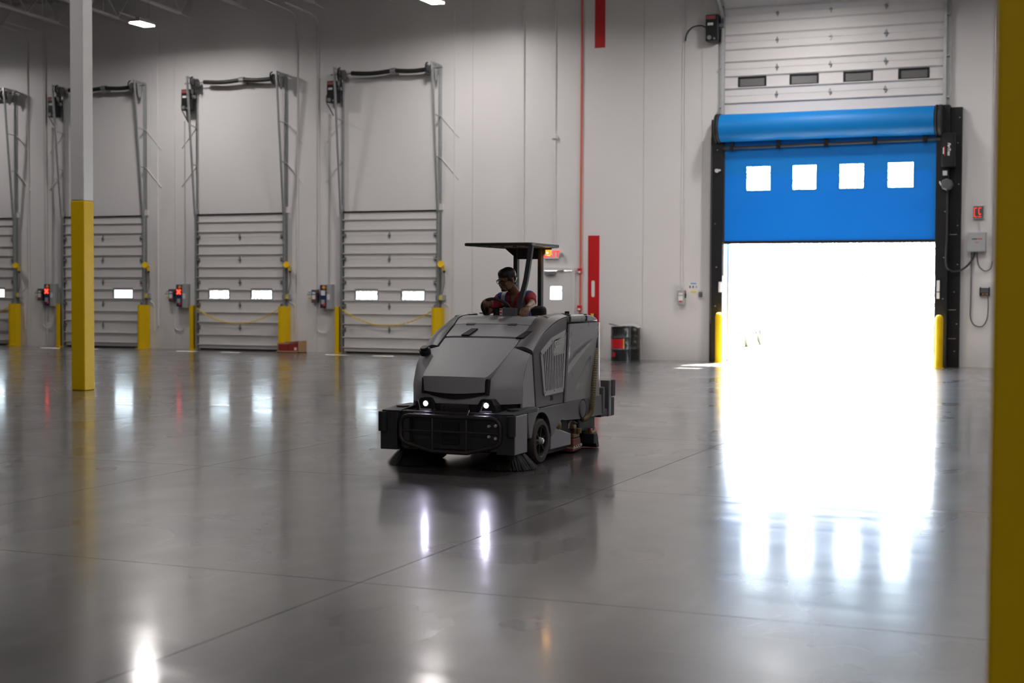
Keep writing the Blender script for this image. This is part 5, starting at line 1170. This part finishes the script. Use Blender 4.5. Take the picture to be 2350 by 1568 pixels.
# arms
LEL, LWR = V(0.245, 0.42, 1.505), V(0.270, 0.265, 1.478)
REL, RWR = V(-0.245, 0.43, 1.425), V(-0.155, 0.225, 1.535)
caps(b, [LSH, LEL, LWR], [0.052, 0.040, 0.027]); caps(b, [RSH, REL, RWR], [0.052, 0.040, 0.027])
def hand(m, wr, dirv, palm, side, curl, thumb):
    # dirv: fingers' direction, palm: palm normal (towards the held thing), side: towards the thumb
    d = Vector(dirv).normalized(); p = Vector(palm); p = (p-d*p.dot(d)).normalized(); s_ = d.cross(p) if d.cross(p).dot(Vector(side)) > 0 else -d.cross(p)
    R3 = Matrix((s_, d, p)).transposed()
    m.ell(wr+d*0.045, (0.041, 0.050, 0.017), 16, 10, R3)
    for i, (o_, L, r_) in enumerate(((0.030, 0.068, 0.0092), (0.010, 0.076, 0.0095), (-0.011, 0.071, 0.0090), (-0.031, 0.056, 0.0080))):
        base = wr+d*0.080+s_*o_; q = base; ang = 0.15; pts = [wr+d*0.06+s_*o_*0.9, base]
        for f_ in (0.45, 0.32, 0.23):
            ang += curl; q = q+(d*math.cos(ang)+p*math.sin(ang))*L*f_; pts.append(q)
        caps(m, pts, [r_*1.05, r_, r_*0.95, r_*0.88, r_*0.78], 8)
    t0 = wr+d*0.025+s_*0.030; t1 = t0+(d*0.5+s_*0.8+p*0.15).normalized()*0.036; t2 = t1+(d*0.85+s_*(0.15-0.5*thumb)+p*(0.35+thumb)).normalized()*0.030; t3 = t2+(d*0.75+s_*(-0.25*thumb)+p*(0.4+thumb)).normalized()*0.024
    caps(m, [t0, t1, t2, t3], [0.014, 0.0115, 0.0105, 0.009], 8)
hand(b, LWR, (0.05, -0.85, -0.42), (0.0, -0.3, -0.9), (-1, 0, 0), 0.22, 0.1)
hand(b, RWR, (0.32, -0.80, 0.12), (0.1, 0.1, -1), (1, 0, 0), 0.75, 0.6)
remeshed(b, 'body', M_SKIN, 0.0036, 3, pr)
# eyes, brows, beard
for s_ in (-1, 1):
    MB().ell(H(s_*0.030, -0.070, 0.004), (0.013, 0.011, 0.007), 12, 8, HR).build('eye', M_EYE, pr, smooth=True)
    MB().ell(H(s_*0.030, -0.0805, 0.002), (0.0055, 0.003, 0.0055), 10, 6, HR).build('iris', M_FRAME, pr, smooth=True)
    MB().tube([H(s_*0.012, -0.089, 0.021), H(s_*0.030, -0.089, 0.027), H(s_*0.050, -0.076, 0.022)], [0.002, 0.0035, 0.002], 6).build('eyebrow', M_HAIR, pr, smooth=True)
MB().ell(H(0, -0.072, -0.088), (0.026, 0.017, 0.014), 14, 8, HR).build('goatee', M_HAIR, pr, smooth=True)
MB().tube([H(-0.020, -0.089, -0.052), H(0, -0.094, -0.0475), H(0.020, -0.089, -0.052)], [0.002, 0.0032, 0.002], 6).build('moustache', M_HAIR, pr, smooth=True)
# hair drawn back into a bun
h = MB(); h.ell(H(0, 0.026, 0.050), (0.079, 0.088, 0.074), 22, 14, HR); h.ell(H(0, 0.055, 0.010), (0.070, 0.058, 0.072), 20, 12, HR); h.ell(H(0, -0.012, 0.066), (0.074, 0.070, 0.056), 20, 12, HR)
h.ell(H(0, 0.118, 0.000), (0.034, 0.028, 0.036), 16, 10, HR); h.ell(H(0, 0.075, -0.055), (0.045, 0.030, 0.04), 14, 8, HR)
for s_ in (-1, 1): h.ell(H(s_*0.066, -0.018, 0.030), (0.012, 0.028, 0.034), 10, 8, HR)
remeshed(h, 'hair', M_HAIR, 0.004, 3, pr)
# glasses
g = MB()
for s_ in (-1, 1):
    g.tube([H(s_*0.034+0.024*math.cos(a), -0.096+0.010*abs(math.cos(a))*(1 if math.cos(a)*s_ > 0 else 0), 0.000+0.016*math.sin(a)) for a in [2*PI*i/18 for i in range(18)]], 0.0024, 6, closed=True)
    g.tube([H(s_*0.010, -0.096, 0.014), H(s_*0.034, -0.097, 0.0165), H(s_*0.058, -0.088, 0.013)], 0.004, 6)
    g.tube([H(s_*0.058, -0.088, 0.010), H(s_*0.074, -0.04, 0.010), H(s_*0.077, 0.02, 0.010), H(s_*0.076, 0.035, -0.006)], 0.003, 6)
g.tube([H(-0.011, -0.098, 0.004), H(0, -0.101, 0.006), H(0.011, -0.098, 0.004)], 0.0025, 6)
go = g.build('glasses', M_FRAME, pr, smooth=True)
for s_ in (-1, 1): MB().ell(H(s_*0.034, -0.094, 0.0), (0.022, 0.0015, 0.0145), 14, 6, HR).build('lens', M_PANE, go, smooth=True)
# polo shirt: torso, two sleeves, collar
s1 = MB()
caps(s1, [V(0, 0.62, 1.535), V(0, 0.66, 1.36), V(0, 0.70, 1.16), V(0, 0.72, 1.07)], [0.112, 0.138, 0.133, 0.142], 20)
caps(s1, [LSH, V(0.0, 0.618, 1.545), RSH], [0.066, 0.094, 0.066], 18)
caps(s1, [LSH, LSH+(LEL-LSH)*0.35, LSH+(LEL-LSH)*0.62], [0.064, 0.060, 0.058], 18); caps(s1, [RSH, RSH+(REL-RSH)*0.35, RSH+(REL-RSH)*0.62], [0.064, 0.060, 0.058], 18)
shirt = remeshed(s1, 'polo_shirt', M_SHIRT, 0.006, 4, pr)
# open the shirt at the neck so skin shows in a V
bm = bmesh.new(); bm.from_mesh(shirt.data)
kill = []
for f in bm.faces:
    c = f.calc_center_median()-OFF
    if c.y < 0.60 and c.z > 1.475 and abs(c.x-0.0) < 0.006+0.26*(c.z-1.475)*(1 if c.z < 1.60 else 1): kill.append(f)
    elif (Vector((c.x-0.005, c.y-0.61, 0))).length < 0.052 and c.z > 1.57: kill.append(f)
bmesh.ops.delete(bm, geom=kill, context='FACES'); bm.to_mesh(shirt.data); bm.free()
so_ = shirt.modifiers.new('thick', 'SOLIDIFY'); so_.thickness = 0.004
k_ = MB()
for s_ in (-1, 1):
    k_.sheet([[V(0.005+s_*0.012, 0.505, 1.475)+OFF*0, V(0.005+s_*0.045, 0.525, 1.535), V(0.005+s_*0.068, 0.575, 1.595), V(0.005+s_*0.062, 0.64, 1.628), V(0.005, 0.678, 1.635)],
              [V(0.005+s_*0.050, 0.500, 1.470), V(0.005+s_*0.082, 0.522, 1.520), V(0.005+s_*0.092, 0.580, 1.575), V(0.005+s_*0.085, 0.66, 1.60), V(0.005, 0.70, 1.605)]], 0.004)
k_.build('shirt_collar', M_SHIRT, pr, smooth=True)
# vest: shell over the shirt, open in front, cut at the arms, with reflective straps
s2 = MB()
caps(s2, [V(0, 0.622, 1.535), V(0, 0.66, 1.36), V(0, 0.70, 1.18)], [0.120, 0.148, 0.144], 22)
caps(s2, [LSH+(RSH-LSH)*0.04, V(0.0, 0.618, 1.548), RSH+(LSH-RSH)*0.04], [0.075, 0.102, 0.075], 18)
vest = remeshed(s2, 'safety_vest', M_VEST, 0.006, 4, pr)
bm = bmesh.new(); bm.from_mesh(vest.data); kill = []
for f in bm.faces:
    c = f.calc_center_median()-OFF
    fr_ = c.y < 0.62
    if fr_ and abs(c.x-0.012) < 0.052+0.14*max(0, c.z-1.35): kill.append(f)
    elif abs(c.x) > 0.178 and c.z > 1.40: kill.append(f)
    elif (Vector((c.x-0.005, c.y-0.615, 0))).length < 0.075 and c.z > 1.57: kill.append(f)
bmesh.ops.delete(bm, geom=kill, context='FACES')
vest.data.materials.append(M_REFL)
for f in bm.faces:
    c = f.calc_center_median()-OFF
    if 0.085 < abs(c.x) < 0.128 and c.z > 1.25 or (1.24 < c.z < 1.29): f.material_index = 1
bm.to_mesh(vest.data); bm.free()
so_ = vest.modifiers.new('thick', 'SOLIDIFY'); so_.thickness = 0.005
# trousers and shoes
t_ = MB()
for s_ in (-1, 1):
    caps(t_, [V(s_*0.08, 0.72, 1.10), V(s_*0.13, 0.34, 1.125), V(s_*0.12, 0.285, 0.92)], [0.105, 0.078, 0.066], 14)
caps(t_, [V(-0.06, 0.72, 1.11), V(0.06, 0.72, 1.11)], [0.125, 0.125], 14)
remeshed(t_, 'trousers', M_PANTS, 0.010, 3, pr)
for s_ in (-1, 1):
    MB().ell(V(s_*0.12, 0.335, 0.835), (0.045, 0.05, 0.032)).build('shoe', M_BLACK, pr, smooth=True)
# ================================================================== OUTSIDE THE DOORS
tag(MB().box((-70, D+0.25, -0.30), (40, D+6.0, -0.02)).build('apron_outside', M_APRON), 'sunlit concrete apron outside the doors', kind='structure')
tag(MB().box((-120, D+6.0, -0.40), (90, 160, -0.06)).build('field_outside', M_FIELD), 'pale dry field beyond the apron', kind='structure')
random.seed(21)
g = MB()
for i in range(7000):
    x = random.uniform(-22, 2); y = random.uniform(D+6.2, D+20)
    if random.random() < 0.4: x = random.gauss(-6.2, 1.2)
    if -13 < x < -9.5 and 42.5 < y < 47: continue
    h = random.uniform(0.15, 0.75); a = random.uniform(0, PI); w = random.uniform(0.008, 0.02); lx, ly = random.uniform(-0.15, 0.15), random.uniform(-0.15, 0.15)
    dx, dy = w*math.cos(a), w*math.sin(a)
    g.add([(x-dx, y-dy, -0.06), (x+dx, y+dy, -0.06), (x+lx*0.4+dx*0.7, y+ly*0.4+dy*0.7, h*0.6), (x+lx, y+ly, h)], [(0, 1, 2), (0, 2, 3)])
tag(g.build('field_grass', M_GRASS), 'tall dry grass growing beyond the drive-in door', 'grass', kind='stuff')
def tree(x, y, h, w, label, seed):
    random.seed(seed); r = empty('tree', (x, y, -0.06), label, 'tree', 'trees beyond the drive-in door')
    t = MB().tube([(0, 0, 0), (0.1, 0.05, h*0.3), (-0.05, 0.1, h*0.55), (0.05, 0, h*0.8)], [0.22, 0.17, 0.12, 0.05], 8)
    for i in range(6):
        a = random.uniform(0, 2*PI); z = h*random.uniform(0.3, 0.6); t.tube([(0, 0, z), (w*0.4*math.cos(a), w*0.4*math.sin(a), z+h*0.2)], [0.08, 0.03], 6)
    t.build('trunk', M_BARK, r, smooth=True)
    c = MB(); blobs = [(random.gauss(0, w*0.33), random.gauss(0, w*0.33), h*random.uniform(0.22, 0.95)) for _ in range(16)]
    for i in range(9000):
        b = random.choice(blobs); rr = w*0.30*random.random()**0.4; th = random.uniform(0, 2*PI); ph = math.acos(random.uniform(-1, 1))
        p = Vector((b[0]+rr*math.sin(ph)*math.cos(th), b[1]+rr*math.sin(ph)*math.sin(th), max(0.2, b[2]+rr*0.8*math.cos(ph))))
        d = Vector((random.gauss(0, 1), random.gauss(0, 1), random.gauss(0, 1))).normalized(); e = d.orthogonal().normalized(); s_ = random.uniform(0.05, 0.10)
        c.add([p-d*s_, p+e*s_*0.5, p+d*s_, p-e*s_*0.5], [(0, 1, 2, 3)])
    c.build('crown', M_LEAF, r)['kind'] = 'stuff'
for i, (x, y, h, w, lab) in enumerate(((-27, 78, 10, 7.5, 'leafy tree at the far left beyond the drive-in door'), (-20, 63, 9.0, 7.0, 'tall leafy tree behind the parked white vehicle'), (-14.5, 76, 10.0, 6.5, 'leafy tree in the middle beyond the drive-in door'),
                                     (-9.5, 64, 5.2, 5.0, 'low round tree right of the middle one'), (-4.0, 78, 4.0, 5.5, 'shrubby low tree at the right beyond the drive-in door'), (-34, 62, 8, 6, 'leafy tree seen through the rightmost dock door windows'), (-45, 66, 8, 8, 'leafy tree seen through the third dock door windows'))):
    tree(x, y, h, w, lab, 100+i)
f = empty('field_fence', (-20, 58.5, -0.06), 'thin wire fence along the field beyond the drive-in door', 'fence')
for i in range(11): MB().cyl((i*2.6, 0, 0), (i*2.6, 0, 1.25), 0.035, 8).build('fence_post', M_FENCE, f)
for z in (0.35, 0.75, 1.18): MB().cyl((0, 0, z), (26, 0, z), 0.012, 6).build('fence_wire', M_FENCE, f)
v = empty('utility_vehicle', (-10.9, 44.0, -0.06), 'pale boxy utility vehicle parked outside, left in the opening', 'vehicle')
MB().box((-1.0, -0.9, 0.45), (0.55, 2.2, 1.35)).build('cargo_body', M_VANW, v, bevel=0.05)
MB().box((-1.0, -0.8, 1.35), (0.35, 1.6, 1.75)).build('cab_roof', M_VANW, v, bevel=0.08)
MB().box((0.352, -0.5, 1.38), (0.36, 1.2, 1.66)).box((-0.8, -0.81, 1.40), (0.2, -0.80, 1.68)).build('cab_glass', M_DKGREY, v)
for x in (-0.95, 0.40):
    for y in (-0.35, 1.6): MB().cyl((x, y, 0.35), (x+0.22, y, 0.35), 0.35, 18).build('wheel', M_RUBBER, v, smooth=True)
